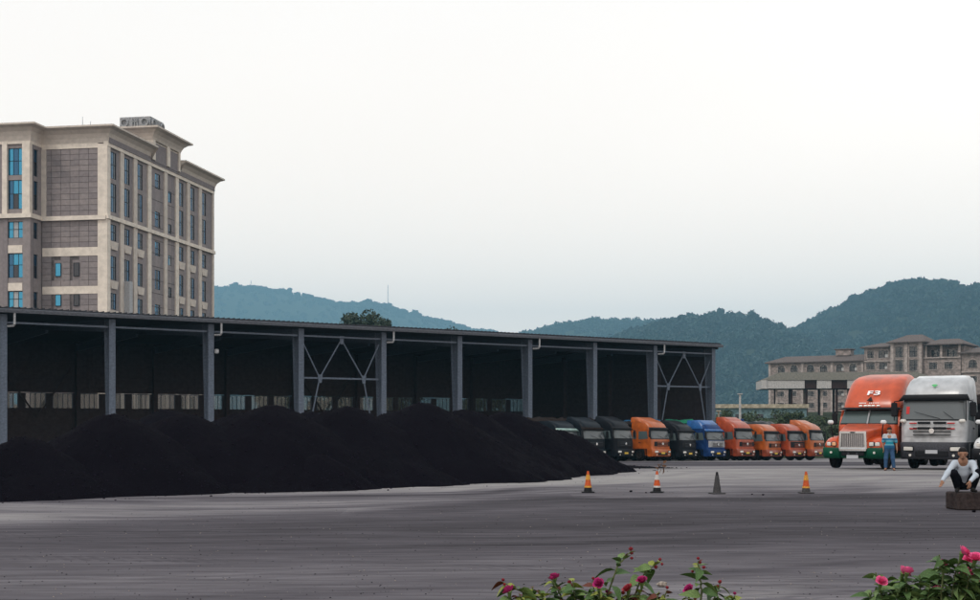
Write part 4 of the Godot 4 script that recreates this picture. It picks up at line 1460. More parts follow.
func pile(x: float, d: float, h: float, stretch: float, label: String, seed_: int) -> void:
	var n := FastNoiseLite.new()
	n.seed = seed_
	n.frequency = 0.22
	n.fractal_octaves = 5
	n.fractal_gain = 0.5
	var s := 0.6 if h > 0.3 else 0.06
	var a := 0.26 * h
	var reach := h / s + a * 1.2 + 0.7
	var cells := int(clampf(reach * 2.0 / 0.11, 24, 110))
	# the long axis follows the line of the heaps (away to the right)
	var ax := Vector2(0.55, 0.835)
	var ay := Vector2(-0.835, 0.55)
	var at := Vector3(x, ground_y(d), -d)
	var st := mb()
	st.set_smooth_group(1)
	var grid := []
	var keep := []
	for i in cells + 1:
		var line := PackedVector3Array()
		var up := []
		for j in cells + 1:
			var u := (2.0 * i / cells - 1.0) * reach
			var v := (2.0 * j / cells - 1.0) * reach
			var p := ax * u * stretch + ay * v
			var q := sqrt(u * u + v * v) * (1.0 + 0.16 * n.get_noise_2d(p.x * 0.9 + 40.0, p.y * 0.9))
			var y := h - s * (sqrt(q * q + a * a) - a)
			# slumps, ridges and single lumps
			y += minf(h, 1.0) * 0.14 * n.get_noise_2d(p.x * 1.4, p.y * 1.4) - minf(h, 1.0) * 0.10 * pow(absf(n.get_noise_2d(atan2(v, u) * 9.0, q * 0.4)), 0.7) * smoothstep(0.15, 0.6, q / reach) + (0.05 if h > 0.3 else 0.02) * n.get_noise_2d(p.x * 22.0, p.y * 22.0)
			var wx := x + p.x
			var wd := d + p.y
			var floor_y := ground_y(wd) - at.y
			up.append(y > -0.12)
			line.append(Vector3(p.x, maxf(y, -0.12) + floor_y, -p.y))
		grid.append(line)
		keep.append(up)
	for i in cells:
		for j in cells:
			if not (keep[i][j] or keep[i + 1][j] or keep[i][j + 1] or keep[i + 1][j + 1]): continue
			for q in [[0, 0], [1, 0], [1, 1], [0, 0], [1, 1], [0, 1]]:
				var p: Vector3 = grid[i + q[0]][j + q[1]]
				var c := 1.0 + 0.25 * n.get_noise_2d(p.x * 1.2 + 90.0, p.z * 1.2)
				st.set_color(Color(c, c, c))
				st.add_vertex(p)
	var o := obj("coal_pile", st, M.coal, self)
	o.position = at
	tag(o, label, "coal pile", "coal heaps in front of the shed")
	# loose lumps lying on the slope
	var r := RandomNumberGenerator.new()
	r.seed = seed_
	var mm := MultiMesh.new()
	mm.transform_format = MultiMesh.TRANSFORM_3D
	mm.use_colors = true
	mm.mesh = lump_mesh()
	var spots := []
	for k in int(3800 * clampf(h / 2.0, 0.15, 1.0)):
		var i := r.randi_range(1, cells - 1)
		var j := r.randi_range(1, cells - 1)
		if keep[i][j] and keep[i + 1][j] and keep[i][j + 1]: spots.append(grid[i][j].lerp(grid[i + 1][j + 1], r.randf()))
	for k in int(24.0 * clampf(h, 0.4, 2.0)):
		var an := r.randf() * TAU
		var q := reach * r.randf_range(0.75, 1.12)
		var p := ax * cos(an) * q * stretch + ay * sin(an) * q
		spots.append(Vector3(p.x, ground_y(d + p.y) - at.y, -p.y))
	mm.instance_count = spots.size()
	for k in spots.size():
		var q := 0.01 + 0.03 * pow(r.randf(), 4.0)
		mm.set_instance_transform(k, Transform3D(Basis(Vector3(r.randfn(), r.randfn(), r.randfn()).normalized(), r.randf() * TAU).scaled(Vector3(q, q * 0.7, q * 1.2)), spots[k] + Vector3(0, q * 0.3, 0)))
		var c := r.randf_range(1.6, 3.6)
		mm.set_instance_color(k, Color(c, c, c))
	var l := MultiMeshInstance3D.new()
	l.multimesh = mm
	l.material_override = M.coal
	l.name = "loose_lumps"
	o.add_child(l)
	l.set_meta("kind", "stuff")

var lump: Mesh
func lump_mesh() -> Mesh:
	if lump: return lump
	var r := RandomNumberGenerator.new()
	r.seed = 4
	var st := mb()
	var rings := []
	for i in 3:
		var ring := []
		for j in 6:
			var q := sin(PI * (i + 1) / 4.0) * r.randf_range(0.75, 1.2)
			ring.append(Vector3(cos(TAU * j / 6.0) * q, -cos(PI * (i + 1) / 4.0) * r.randf_range(0.8, 1.1), sin(TAU * j / 6.0) * q))
		rings.append(ring)
	loft(st, rings, false)
	st.generate_normals()
	lump = st.commit()
	return lump

# ---------------------------------------------------------------- vehicles (front at z = 0 facing +z, origin on the ground)
var wheel_tyre: Mesh
var wheel_rim: Mesh
func lathe(st: SurfaceTool, prof: Array, n := 20, axis := Basis()) -> void:
	# prof: [radius, along]; spun about local x
	for i in n:
		var a := TAU * i / n
		var b := TAU * (i + 1) / n
		for j in prof.size() - 1:
			var p: Array = prof[j]
			var q: Array = prof[j + 1]
			quad(st, axis * Vector3(p[1], p[0] * cos(a), p[0] * sin(a)), axis * Vector3(q[1], q[0] * cos(a), q[0] * sin(a)), axis * Vector3(q[1], q[0] * cos(b), q[0] * sin(b)), axis * Vector3(p[1], p[0] * cos(b), p[0] * sin(b)))

func add_wheel(o: Node3D, at: Vector3, dir := 1.0) -> void:
	if wheel_tyre == null:
		var st := mb()
		lathe(st, [[0.29, -0.13], [0.44, -0.15], [0.5, -0.12], [0.515, -0.06], [0.5, -0.05], [0.515, -0.04], [0.515, 0.04], [0.5, 0.05], [0.515, 0.06], [0.5, 0.12], [0.44, 0.15], [0.29, 0.13]], 24)
		st.generate_normals()
		wheel_tyre = st.commit()
		st = mb()
		lathe(st, [[0.0, 0.11], [0.09, 0.11], [0.1, 0.04], [0.19, 0.02], [0.24, 0.05], [0.27, 0.13], [0.295, 0.135], [0.295, -0.12]], 20)
		for k in 8:
			var a := TAU * k / 8.0
			cyl(st, Vector3(0.02, cos(a) * 0.155, sin(a) * 0.155), Vector3(0.07, cos(a) * 0.155, sin(a) * 0.155), 0.018, 0.018, 6)
		st.generate_normals()
		wheel_rim = st.commit()
	var w := inst("wheel", wheel_tyre, M.rubber, o, Transform3D(Basis(Vector3.UP, 0.0 if dir > 0 else PI), at))
	inst("rim", wheel_rim, M.rim_steel, w)

# front ring at height y interpolated from the cab's rings [y, front, back, half width, corner radius]
func ring_at(rings: Array, y: float, grow := 0.0) -> Array:
	for i in rings.size() - 1:
		if y <= rings[i + 1][0] or i == rings.size() - 2:
			var t: float = clampf((y - rings[i][0]) / maxf(rings[i + 1][0] - rings[i][0], 0.001), 0, 1)
			var v := []
			for k in range(1, 5): v.append(lerpf(rings[i][k], rings[i + 1][k], t))
			return plan(y, v[0] + grow, v[1], v[2] + grow, v[3], 0.06, 0.07)
	return []

# skin patch over the cab's front between two heights, from ring point a to b, standing `grow` proud
func front_patch(rings: Array, y0: float, y1: float, a: int, b: int, grow := 0.012, steps := 4) -> SurfaceTool:
	var st := mb()
	var rows := []
	for i in steps + 1:
		var r := ring_at(rings, lerpf(y0, y1, float(i) / steps), grow)
		rows.append(r.slice(a, b + 1))
	loft(st, rows, true, false, false)
	var back := []
	for i in [0, steps]:
		var r := ring_at(rings, lerpf(y0, y1, float(i) / steps), -0.01)
		back.append(r.slice(a, b + 1))
	for e in 2:
		var f: Array = rows[e * steps]
		for j in f.size() - 1:
			quad(st, f[j], f[j + 1], back[e][j + 1], back[e][j])
	return st

# a cab-over lorry; p holds its colours and proportions
func cabover(o: Node3D, p: Dictionary) -> void:
	var paint: Material = p.paint
	var w: float = p.get("w", 1.22)
	var k: float = p.get("k", 1.0)      # height scale of the cab
	var rings := []
	for r in [[0.95, 0.0, -2.15, w, 0.24], [1.3, 0.02, -2.2, w, 0.26], [1.72, 0.0, -2.2, w, 0.27], [2.1, -0.10, -2.2, w * 0.985, 0.27], [2.42, -0.2, -2.2, w * 0.96, 0.27], [2.62, -0.27, -2.2, w * 0.95, 0.27], [2.85, -0.42, -2.2, w * 0.93, 0.3], [3.08, -0.75, -2.2, w * 0.9, 0.32], [3.2, -1.1, -2.2, w * 0.85, 0.3]]:
		rings.append([r[0] * k, r[1], r[2], r[3], r[4]])
	var st := mb()
	var sk := []
	for r in rings: sk.append(ring_at(rings, r[0]))
	loft(st, sk)
	obj("cab", st, paint, o)
	# roof fairing
	st = mb()
	var fr: Array = p.get("fairing", [0.86, 3.12, 3.42, -1.0, -2.15])
	loft(st, [plan(fr[1] * k, fr[3], fr[4], w * fr[0], 0.35), plan(lerpf(fr[1], fr[2], 0.6) * k, fr[3] - 0.3, fr[4], w * fr[0] * 0.97, 0.35), plan(fr[2] * k, fr[3] - 0.75, fr[4] - 0.02, w * fr[0] * 0.88, 0.18)])
	obj("roof_fairing", st, p.get("roof", paint), o)
	obj("windscreen", front_patch(rings, 1.74 * k, 2.38 * k, 2, 11, 0.012), p.get("glass", M.windscreen), o)
	obj("screen_surround", front_patch(rings, 1.69 * k, 2.44 * k, 1, 12, 0.006), M.plastic_black, o)
	# sun visor
	st = mb()
	var va := ring_at(rings, 2.42 * k, 0.05).slice(1, 13)
	var vb := ring_at(rings, 2.40 * k, 0.17).slice(1, 13)
	var vc := ring_at(rings, 2.60 * k, 0.05).slice(1, 13)
	loft(st, [va, vb, vc], true, false, false)
	obj("sun_visor", st, p.get("visor", M.plastic_black), o)
	# grille: a dark field with bars, the maker's emblem left plain
	obj("grille", front_patch(rings, 1.14 * k, 1.5 * k, 5, 8, 0.012), p.get("grille", M.plastic_black), o)
	for i in 3:
		var y: float = (1.2 + 0.12 * i) * k
		st = mb()
		bx(st, Vector3(0, y, 0.03), Vector3(w * 1.15, 0.035, 0.03))
		obj("grille_bar", st, p.get("bar", paint), o)
	st = mb()
	cyl(st, Vector3(0, 1.34 * k, 0.02), Vector3(0, 1.34 * k, 0.07), 0.11, 0.1, 16)
	obj("emblem", st, M.chrome, o)
	if p.has("panel"):
		obj("front_panel", front_patch(rings, 1.12 * k, 1.64 * k, 3, 10, 0.008), p.panel, o)
	# bumper
	st = mb()
	loft(st, [plan(0.36 * k, -0.06, -0.55, w, 0.2), plan(0.42 * k, 0.05, -0.62, w * 1.005, 0.24), plan(0.9 * k, 0.06, -0.62, w * 1.005, 0.24), plan(0.95 * k, 0.0, -0.6, w, 0.24)])
	obj("bumper", st, p.get("bumper", paint), o)
	st = mb()
	cbx(st, Vector3(0, 0.55 * k, 0.05), Vector3(w * 1.0, 0.2 * k, 0.06), 0.02)
	obj("air_intake", st, M.plastic_black, o)
	for s in [-1, 1]:
		st = mb()
		cbx(st, Vector3(s * w * 0.72, 0.72 * k, 0.04), Vector3(w * 0.36, 0.2 * k, 0.1), 0.04, Basis(Vector3.UP, s * 0.22))
		var h := obj("headlight", st, M.plastic_black, o)
		st = mb()
		cbx(st, Vector3(s * w * 0.72, 0.72 * k, 0.075), Vector3(w * 0.31, 0.15 * k, 0.06), 0.03, Basis(Vector3.UP, s * 0.22))
		obj("lens", st, M.lamp_lens, h)
		st = mb()
		cyl(st, Vector3(s * w * 0.66, 0.5 * k, 0.03), Vector3(s * w * 0.66, 0.5 * k, 0.075), 0.055, 0.05, 10)
		obj("fog_lamp", st, M.lamp_lens, o)
		# door with window and handle
		var x: float = s * (w + 0.004)
		st = mb()
		side_slab(st, PackedVector2Array([Vector2(-0.42, 1.0 * k), Vector2(-0.42, 1.7 * k), Vector2(-0.58, 2.44 * k), Vector2(-1.5, 2.44 * k), Vector2(-1.52, 1.0 * k)]), x - s * 0.06, x)
		var d := obj("door", st, p.get("side", paint), o)
		st = mb()
		side_slab(st, PackedVector2Array([Vector2(-0.5, 1.72 * k), Vector2(-0.62, 2.3 * k), Vector2(-1.42, 2.3 * k), Vector2(-1.42, 1.66 * k)]), x, x + s * 0.012)
		obj("door_window", st, M.windscreen, d)
		st = mb()
		cbx(st, Vector3(x + s * 0.02, 1.42 * k, -1.32), Vector3(0.03, 0.05, 0.2), 0.01)
		obj("handle", st, M.plastic_black, d)
		st = mb()
		side_slab(st, PackedVector2Array([Vector2(-1.66, 1.72 * k), Vector2(-1.66, 2.24 * k), Vector2(-1.98, 2.24 * k), Vector2(-1.98, 1.72 * k)]), x, x + s * 0.012)
		obj("rear_side_window", st, M.windscreen, o)
		# mirror
		st = mb()
		tube(st, [Vector3(s * w * 0.97, 2.4 * k, -0.35), Vector3(s * (w + 0.24), 2.36 * k, -0.12), Vector3(s * (w + 0.24), 1.7 * k, -0.12)], 0.022, 0.022, 6)
		var mi := obj("mirror", st, M.plastic_black, o)
		st = mb()
		cbx(st, Vector3(s * (w + 0.25), 2.08 * k, -0.16), Vector3(0.24, 0.5 * k, 0.11), 0.04)
		obj("housing", st, M.plastic_black, mi)
		# lower cab skirt, step, mudguard
		st = mb()
		side_slab(st, PackedVector2Array([Vector2(-0.6, 0.4 * k), Vector2(-0.6, 0.98 * k), Vector2(-2.12, 0.98 * k), Vector2(-2.12, 0.6 * k), Vector2(-2.0, 0.85 * k), Vector2(-1.72, 1.12), Vector2(-1.4, 1.18), Vector2(-1.08, 1.1), Vector2(-0.84, 0.85 * k), Vector2(-0.8, 0.4 * k)]), s * w * 0.72, s * w)
		obj("skirt", st, p.get("side", paint), o)
		st = mb()
		bx(st, Vector3(s * w * 0.95, 0.42, -0.7), Vector3(0.2, 0.04, 0.3))
		obj("step", st, M.chassis, o)
		add_wheel(o, Vector3(s * (w - 0.2), 0.515, -1.42), s)
		add_wheel(o, Vector3(s * (w - 0.2), 0.515, -4.6), s)
		add_wheel(o, Vector3(s * (w - 0.2), 0.515, -5.9), s)
		# wiper
		st = mb()
		var wy := ring_at(rings, 1.76 * k, 0.02)
		bar(st, wy[6] + Vector3(s * 0.25 - 0.45, 0.0, 0.0), Vector3(s * 0.55 - 0.12, 2.0 * k, 0.0), 0.02, 0.015)
		obj("wiper", st, M.plastic_black, o)
	st = mb()
	bx(st, Vector3(0, 0.62 * k, 0.09), Vector3(0.46, 0.14, 0.02))
	obj("number_plate", st, p.get("plate", M.plate_yellow), o)
	# chassis and load
	st = mb()
	for s in [-1, 1]: bx(st, Vector3(s * 0.42, 0.85, -3.6), Vector3(0.1, 0.3, 6.2))
	for z in [-1.42, -2.8, -4.6, -5.9]: bx(st, Vector3(0, 0.62, z), Vector3(2.0, 0.22, 0.22))
	obj("chassis", st, M.chassis, o)
	st = mb()
	cyl(st, Vector3(w * 0.75, 0.75, -2.5), Vector3(w * 0.75, 0.75, -3.7), 0.3, 0.3, 14)
	cyl(st, Vector3(-w * 0.75, 0.75, -2.5), Vector3(-w * 0.75, 0.75, -3.7), 0.3, 0.3, 14)
	obj("fuel_tank", st, M.plastic_grey, o)
	var lt: float = p.get("load_top", 2.9)
	st = mb()
	span(st, Vector3(-1.2, 1.12, -6.8), Vector3(1.2, lt, -2.5))
	for i in 8:
		for s in [-1, 1]: bx(st, Vector3(s * 1.22, (lt + 1.12) / 2, -2.7 - i * 0.56), Vector3(0.06, lt - 1.14, 0.09))
	obj("cargo_box", st, p.get("box", M.chassis), o)
	st = mb()
	var hp := []
	for i in 9:
		var line := []
		for j in 7:
			var e := 0.0 if i in [0, 8] or j in [0, 6] else R.randf_range(0.12, 0.42)
			line.append(Vector3(-1.15 + 2.3 * j / 6.0, lt + 0.004 + e, -2.55 - 4.2 * i / 8.0))
		hp.append(line)
	loft(st, hp, true, false, false)
	obj("load_cover", st, p.get("cover", M.tarp_brown), o)

func make_truck_row() -> void:
	var spots := [[6.05, 97.5], [8.1, 99.0], [10.5, 100.7], [13.66, 103.0], [16.1, 104.8], [18.7, 106.7], [21.5, 108.7], [24.3, 110.7], [26.7, 112.4], [28.9, 114.0]]
	var dark := {"paint": M.paint_dark, "glass": M.windscreen_pale, "bar": M.plastic_grey, "load_top": 3.05}
	var orange := {"paint": M.paint_orange, "glass": M.windscreen_pale, "side": M.paint_orange, "bumper": M.paint_brown}
	var turns := [1.0, -2.0, 2.5, 0.0, 3.0, -1.5, -3.0, 2.0, -0.5, 3.5]
	var rise := [0.96, 1.0, 1.03, 1.03, 0.97, 1.0, 1.05, 0.97, 0.99, 1.03]
	var kinds := [
		[dark.merged({"roof": M.paint_mint, "visor": M.paint_mint, "fairing": [0.9, 2.66, 3.1, -0.5, -1.3]}, true), "dark parked truck half hidden by coal, with a pale mint roof board"],
		[dark.merged({"visor": M.tarp_brown}, true), "black parked truck just right of the mint roofed one, brown strip above its windscreen"],
		[dark.merged({"paint": M.paint_black, "plate": M.plate_yellow}, true), "black parked truck beside the leftmost orange one, bright headlight"],
		[orange.merged({"k": 1.03, "fairing": [0.93, 3.0, 3.4, -1.0, -2.3], "bumper": M.paint_orange}, true), "leftmost bright orange parked truck, beside a black one on either side"],
		[dark.merged({"paint": M.paint_black, "cover": M.tarp_blue}, true), "black parked truck between the leftmost orange truck and the blue truck"],
		[{"paint": M.paint_navy, "roof": M.paint_blue, "glass": M.windscreen_pale, "visor": M.paint_blue, "panel": M.paint_silver, "bumper": M.paint_navy, "grille": M.paint_silver, "bar": M.plastic_grey, "cover": M.tarp_green, "fairing": [0.97, 2.64, 3.35, -0.42, -2.3], "load_top": 3.1}, "blue parked truck with silver front panel and green tarpaulin"],
		[{"paint": M.paint_red_orange, "glass": M.windscreen_pale, "k": 1.04, "bumper": M.paint_brown, "fairing": [0.9, 3.0, 3.5, -0.95, -2.4], "bar": M.paint_red_orange}, "red orange parked truck directly right of the blue one"],
		[orange.merged({"roof": M.cone_yellow, "fairing": [0.6, 2.66, 3.12, -0.5, -1.2]}, true), "orange parked truck with a yellow board above its windscreen"],
		[orange.merged({"paint": M.paint_red_orange, "side": M.paint_red_orange, "panel": M.plastic_black, "cover": M.paint_black, "load_top": 3.1, "fairing": [0.8, 2.9, 3.2, -1.3, -2.2]}, true), "orange parked truck second from the right end of the row, black load behind"],
		[orange.merged({"k": 1.03, "fairing": [0.93, 3.0, 3.45, -1.0, -2.3]}, true), "orange parked truck at the right end of the row, raised roof"]]
	for i in spots.size():
		var d: float = spots[i][1]
		var o := thing("parked_truck", kinds[i][1], "truck", Vector3(spots[i][0], ground_y(d), -d), 0.0, "trucks parked in a row by the shed")
		o.basis = Basis(Vector3.RIGHT, -0.022) * Basis(Vector3.UP, deg_to_rad(47.0 + turns[i]))
		kinds[i][0].k = rise[i]
		cabover(o, kinds[i][0])

func make_near_trucks() -> void:
	# bonneted orange tractor
	var turn := deg_to_rad(-33.0)
	var p := Vector3(14.35, ground_y(51.0), -51.4)
	var o := thing("bonneted_truck", "orange bonneted truck with green bumper and tall sloping roof", "truck", p, turn, "big trucks parked at the right")
	bonnet_truck(o, M.paint_big_orange, M.paint_green, true)
	# white cab-over
	var q := Vector3(17.2, ground_y(50.4), -50.6)
	o = thing("white_cabover_truck", "white flat fronted truck with grey bumper next to the orange bonneted truck", "truck", q, turn, "big trucks parked at the right")
	white_cab(o)
	# second bonneted tractor at the edge of the picture
	var r := Vector3(19.27, ground_y(48.5), -48.6)
	o = thing("bonneted_truck", "white bonneted truck cut off by the right edge of the picture", "truck", r, turn, "big trucks parked at the right")
	bonnet_truck(o, M.paint_white, M.plastic_black, false)

func hoop(z: float, y0: float, y1: float, w: float, r: float) -> Array:
	# rounded top section across x at depth z
	var out := [Vector3(w, y0, z)]
	for k in 7:
		var a := PI / 2 * k / 6.0
		out.append(Vector3(w - r + cos(a) * r, y1 - r + sin(a) * r, z))
	for k in 7:
		var a := PI / 2 * (k + 6) / 6.0
		out.append(Vector3(-w + r + cos(a) * r, y1 - r + sin(a) * r, z))
	out.append(Vector3(-w, y0, z))
	return out

func bonnet_truck(o: Node3D, paint: Material, bump: Material, decals: bool) -> void:
	var st := mb()
	# bonnet
	loft(st, [hoop(-0.02, 0.75, 1.50, 0.56, 0.1), hoop(-0.1, 0.75, 1.53, 0.6, 0.12), hoop(-0.7, 0.8, 1.62, 0.72, 0.16), hoop(-1.3, 0.85, 1.70, 0.86, 0.2), hoop(-1.9, 0.9, 1.80, 0.98, 0.22)])
	obj("bonnet", st, paint, o)
	# grille with chrome surround
	st = mb()
	ring_slab(st, PackedVector2Array([Vector2(-0.47, 0.88), Vector2(0.47, 0.88), Vector2(0.45, 1.42), Vector2(-0.45, 1.42)]), PackedVector2Array([Vector2(-0.56, 0.80), Vector2(0.56, 0.80), Vector2(0.53, 1.5), Vector2(-0.53, 1.5)]), -0.1, 0.05, Transform3D())
	obj("grille_surround", st, M.chrome, o)
	st = mb()
	bx(st, Vector3(0, 1.15, -0.03), Vector3(0.94, 0.56, 0.04))
	var gr := obj("grille", st, M.grille_mesh, o)
	for i in 13:
		st = mb()
		bx(st, Vector3(-0.42 + 0.07 * i, 1.15, 0.0), Vector3(0.018, 0.54, 0.03))
		obj("grille_bar", st, M.chrome, gr)
	st = mb()
	cbx(st, Vector3(0, 1.455, 0.06), Vector3(0.2, 0.05, 0.02), 0.008)
	obj("emblem", st, M.plastic_black, o)
	# fenders
	for s in [-1, 1]:
		st = mb()
		var rings := []
		for a in [[0.02, 0.72, 1.06, 0.56, 1.02], [-0.1, 0.75, 1.16, 0.56, 1.16], [-0.5, 0.85, 1.25, 0.6, 1.22], [-1.0, 1.0, 1.3, 0.66, 1.235], [-1.5, 0.8, 1.28, 0.74, 1.235], [-1.95, 0.72, 1.22, 0.85, 1.22]]:
			var ring := []
			for q in [[0, 0], [1, 0], [1, 0.55], [0.9, 0.85], [0.7, 1.0], [0.0, 1.1]]:
				ring.append(Vector3(s * lerpf(a[3], a[4], q[0]), lerpf(a[1], a[2], q[1]), a[0]))
			rings.append(ring)
		loft(st, rings)
		obj("fender", st, paint, o)
		# headlights
		st = mb()
		cbx(st, Vector3(s * 0.86, 0.99, -0.02), Vector3(0.46, 0.2, 0.12), 0.05, Basis(Vector3.UP, s * 0.3))
		var h := obj("headlight", st, M.plastic_grey, o)
		for q in [[-0.11, M.lamp_lens], [0.11, M.lamp_amber if s < 0 else M.lamp_lens]]:
			st = mb()
			cbx(st, Vector3(s * 0.86 + q[0], 0.99, 0.035 - absf(q[0]) * 0.1 * (1 if q[0] * s > 0 else -1) * 2.0), Vector3(0.18, 0.15, 0.06), 0.03, Basis(Vector3.UP, s * 0.3))
			obj("lens", st, q[1], h)
		# bumper end
		st = mb()
		loft(st, [plan(0.42, -0.06, -0.75, 0.34, 0.12), plan(0.5, 0.06, -0.82, 0.355, 0.14), plan(0.78, 0.08, -0.85, 0.36, 0.14), plan(0.86, 0.02, -0.82, 0.35, 0.12)])
		var be := obj("bumper_end", st, bump, o)
		be.position = Vector3(s * 0.87, 0, 0)
		st = mb()
		cyl(st, Vector3(s * 0.86, 0.66, 0.06), Vector3(s * 0.86, 0.66, 0.1), 0.05, 0.045, 12)
		obj("fog_lamp", st, M.lamp_lens, o)
		# hood mirror on a stalk
		st = mb()
		tube(st, [Vector3(s * 0.98, 1.2, -0.55), Vector3(s * 1.02, 1.62, -0.5), Vector3(s * 1.06, 1.8, -0.48)], 0.028, 0.022, 6)
		var hm := obj("hood_mirror", st, M.plastic_black, o)
		st = mb()
		cbx(st, Vector3(s * 1.06, 1.86, -0.48), Vector3(0.24, 0.16, 0.12), 0.05)
		obj("housing", st, M.paint_white, hm)
		add_wheel(o, Vector3(s * 1.0, 0.515, -0.98), s)
		for z in [-5.4, -6.7]: add_wheel(o, Vector3(s * 0.98, 0.515, z), s)
	st = mb()
	loft(st, [plan(0.45, -0.1, -0.6, 0.53, 0.05), plan(0.8, 0.03, -0.6, 0.53, 0.05)])
	obj("bumper_centre", st, bump if decals else M.plastic_grey, o)
	st = mb()
	cbx(st, Vector3(0, 0.78, 0.06), Vector3(1.08, 0.13, 0.08), 0.02)
	obj("bumper_bar", st, M.chrome, o)
	st = mb()
	cbx(st, Vector3(0, 0.61, 0.03), Vector3(0.9, 0.17, 0.05), 0.02)
	var ai := obj("air_intake", st, M.plastic_black, o)
	for s in [-1, 1]:
		st = mb()
		cyl(st, Vector3(s * 0.17, 0.62, 0.04), Vector3(s * 0.17, 0.62, 0.075), 0.05, 0.045, 10)
		obj("tow_hook", st, M.plastic_grey, ai)
	st = mb()
	bx(st, Vector3(0, 0.49, 0.08), Vector3(0.46, 0.14, 0.02))
	obj("number_plate", st, M.plate_pale, o)
	# cab
	var rings := [[0.7, -1.85, -4.6, 1.2, 0.12], [1.2, -1.85, -4.6, 1.22, 0.14], [1.74, -1.88, -4.6, 1.2, 0.16], [2.34, -2.26, -4.6, 1.12, 0.2], [2.42, -2.3, -4.6, 1.13, 0.22]]
	st = mb()
	var sk := []
	for r in rings: sk.append(ring_at(rings, r[0]))
	loft(st, sk)
	obj("cab", st, paint, o)
	# the tall sleeper roof leaning back
	var roof := [[2.40, -2.2, -4.62, 1.16, 0.3], [2.58, -2.24, -4.66, 1.17, 0.36], [2.85, -2.42, -4.75, 1.17, 0.42], [3.15, -2.68, -4.86, 1.16, 0.42], [3.42, -2.98, -4.95, 1.14, 0.4], [3.62, -3.3, -5.02, 1.1, 0.36], [3.76, -3.75, -5.06, 1.03, 0.3], [3.84, -4.25, -5.06, 0.94, 0.24], [3.9, -4.8, -5.06, 0.8, 0.1]]
	st = mb()
	sk = []
	for r in roof: sk.append(ring_at(roof, r[0]))
	loft(st, sk)
	obj("sleeper_roof", st, paint, o)
	# windscreen with a centre divider
	obj("windscreen", front_patch(rings, 1.82, 2.32, 3, 10, 0.02), M.windscreen_teal, o)
	obj("screen_surround", front_patch(rings, 1.77, 2.37, 2, 11, 0.006), M.plastic_black, o)
	st = mb()
	bar(st, Vector3(0, 1.8, -1.88), Vector3(0, 2.34, -2.22), 0.06, 0.04)
	obj("screen_divider", st, M.paint_silver, o)
	st = mb()
	var va := ring_at(roof, 2.40, 0.0).slice(2, 12)
	var vb := ring_at(roof, 2.40, 0.22).slice(2, 12)
	var vc := ring_at(roof, 2.47, 0.02).slice(2, 12)
	for a in [va, vb]:
		for j in a.size(): a[j].y = 2.38
	loft(st, [va, vb, vc], true, false, false)
	obj("sun_visor", st, M.plastic_black, o)
	for x in [-0.95, -0.8, -0.36, -0.16, 0.0, 0.16, 0.36, 0.8, 0.95]:
		st = mb()
		var zz: float = -2.2 - 0.07 * x * x * 1.4 + 0.04
		cbx(st, Vector3(x, 2.53, zz - (0.18 if absf(x) > 0.9 else (0.1 if absf(x) > 0.7 else 0.0))), Vector3(0.15, 0.075, 0.1), 0.03)
		obj("marker_lamp", st, M.marker_white, o)
	# doors
	for s in [-1, 1]:
		var x: float = s * 1.224
		st = mb()
		side_slab(st, PackedVector2Array([Vector2(-2.05, 0.8), Vector2(-2.05, 1.7), Vector2(-2.42, 2.36), Vector2(-3.25, 2.36), Vector2(-3.28, 0.8)]), x - s * 0.1, x)
		var d := obj("door", st, paint, o)
		st = mb()
		side_slab(st, PackedVector2Array([Vector2(-2.2, 1.7), Vector2(-2.5, 2.28), Vector2(-3.15, 2.28), Vector2(-3.15, 1.62)]), x, x + s * 0.012)
		obj("door_window", st, M.windscreen, d)
		st = mb()
		cbx(st, Vector3(x + s * 0.02, 1.45, -3.1), Vector3(0.03, 0.05, 0.2), 0.01)
		obj("handle", st, M.chrome, d)
		st = mb()
		tube(st, [Vector3(s * 1.2, 2.3, -2.3), Vector3(s * 1.44, 2.3, -2.2), Vector3(s * 1.44, 1.6, -2.2), Vector3(s * 1.2, 1.55, -2.25)], 0.02, 0.02, 6)
		var mi := obj("mirror", st, M.plastic_black, o)
		st = mb()
		cbx(st, Vector3(s * 1.46, 2.0, -2.22), Vector3(0.22, 0.48, 0.1), 0.03)
		obj("housing", st, M.plastic_black, mi)
		st = mb()
		side_slab(st, PackedVector2Array([Vector2(-1.75, 0.42), Vector2(-1.7, 0.72), Vector2(-4.6, 0.72), Vector2(-4.6, 0.42)]), s * 0.85, s * 1.19)
		obj("side_skirt", st, bump, o)
		st = mb()
		side_slab(st, PackedVector2Array([Vector2(-3.6, 2.9), Vector2(-3.5, 3.15), Vector2(-4.2, 3.2), Vector2(-4.2, 2.85)]), s * 1.16, s * 1.175)
		obj("sleeper_window", st, M.windscreen, o)
	if decals:
		# white lettering on the slope of the roof, a small dark triangle under it, a line of small white words
		var tm := TextMesh.new()
		tm.text = "F3"
		var sf := SystemFont.new()
		sf.font_names = PackedStringArray(["Droid Sans"])
		sf.font_weight = 700
		sf.font_italic = true
		tm.font = sf
		tm.font_size = 64
		tm.pixel_size = 0.0056
		tm.depth = 0.02
		var up := (Vector3(0, 3.25, -2.86) - Vector3(0, 2.9, -2.46)).normalized()
		var lie := Basis(Vector3(1.5, 0, 0), up, Vector3(1, 0, 0).cross(up))
		inst("roof_lettering", tm, M.decal_white, o, Transform3D(lie, Vector3(0.05, 3.06, -2.58)))
		st = mb()
		slab(st, PackedVector2Array([Vector2(-0.12, -0.1), Vector2(0.12, -0.1), Vector2(0.0, 0.16)]), 0.0, 0.02, Transform3D(Basis(Vector3.RIGHT, up, Vector3.RIGHT.cross(up)), Vector3(-0.02, 2.8, -2.36)))
		obj("roof_emblem", st, M.plastic_black, o)
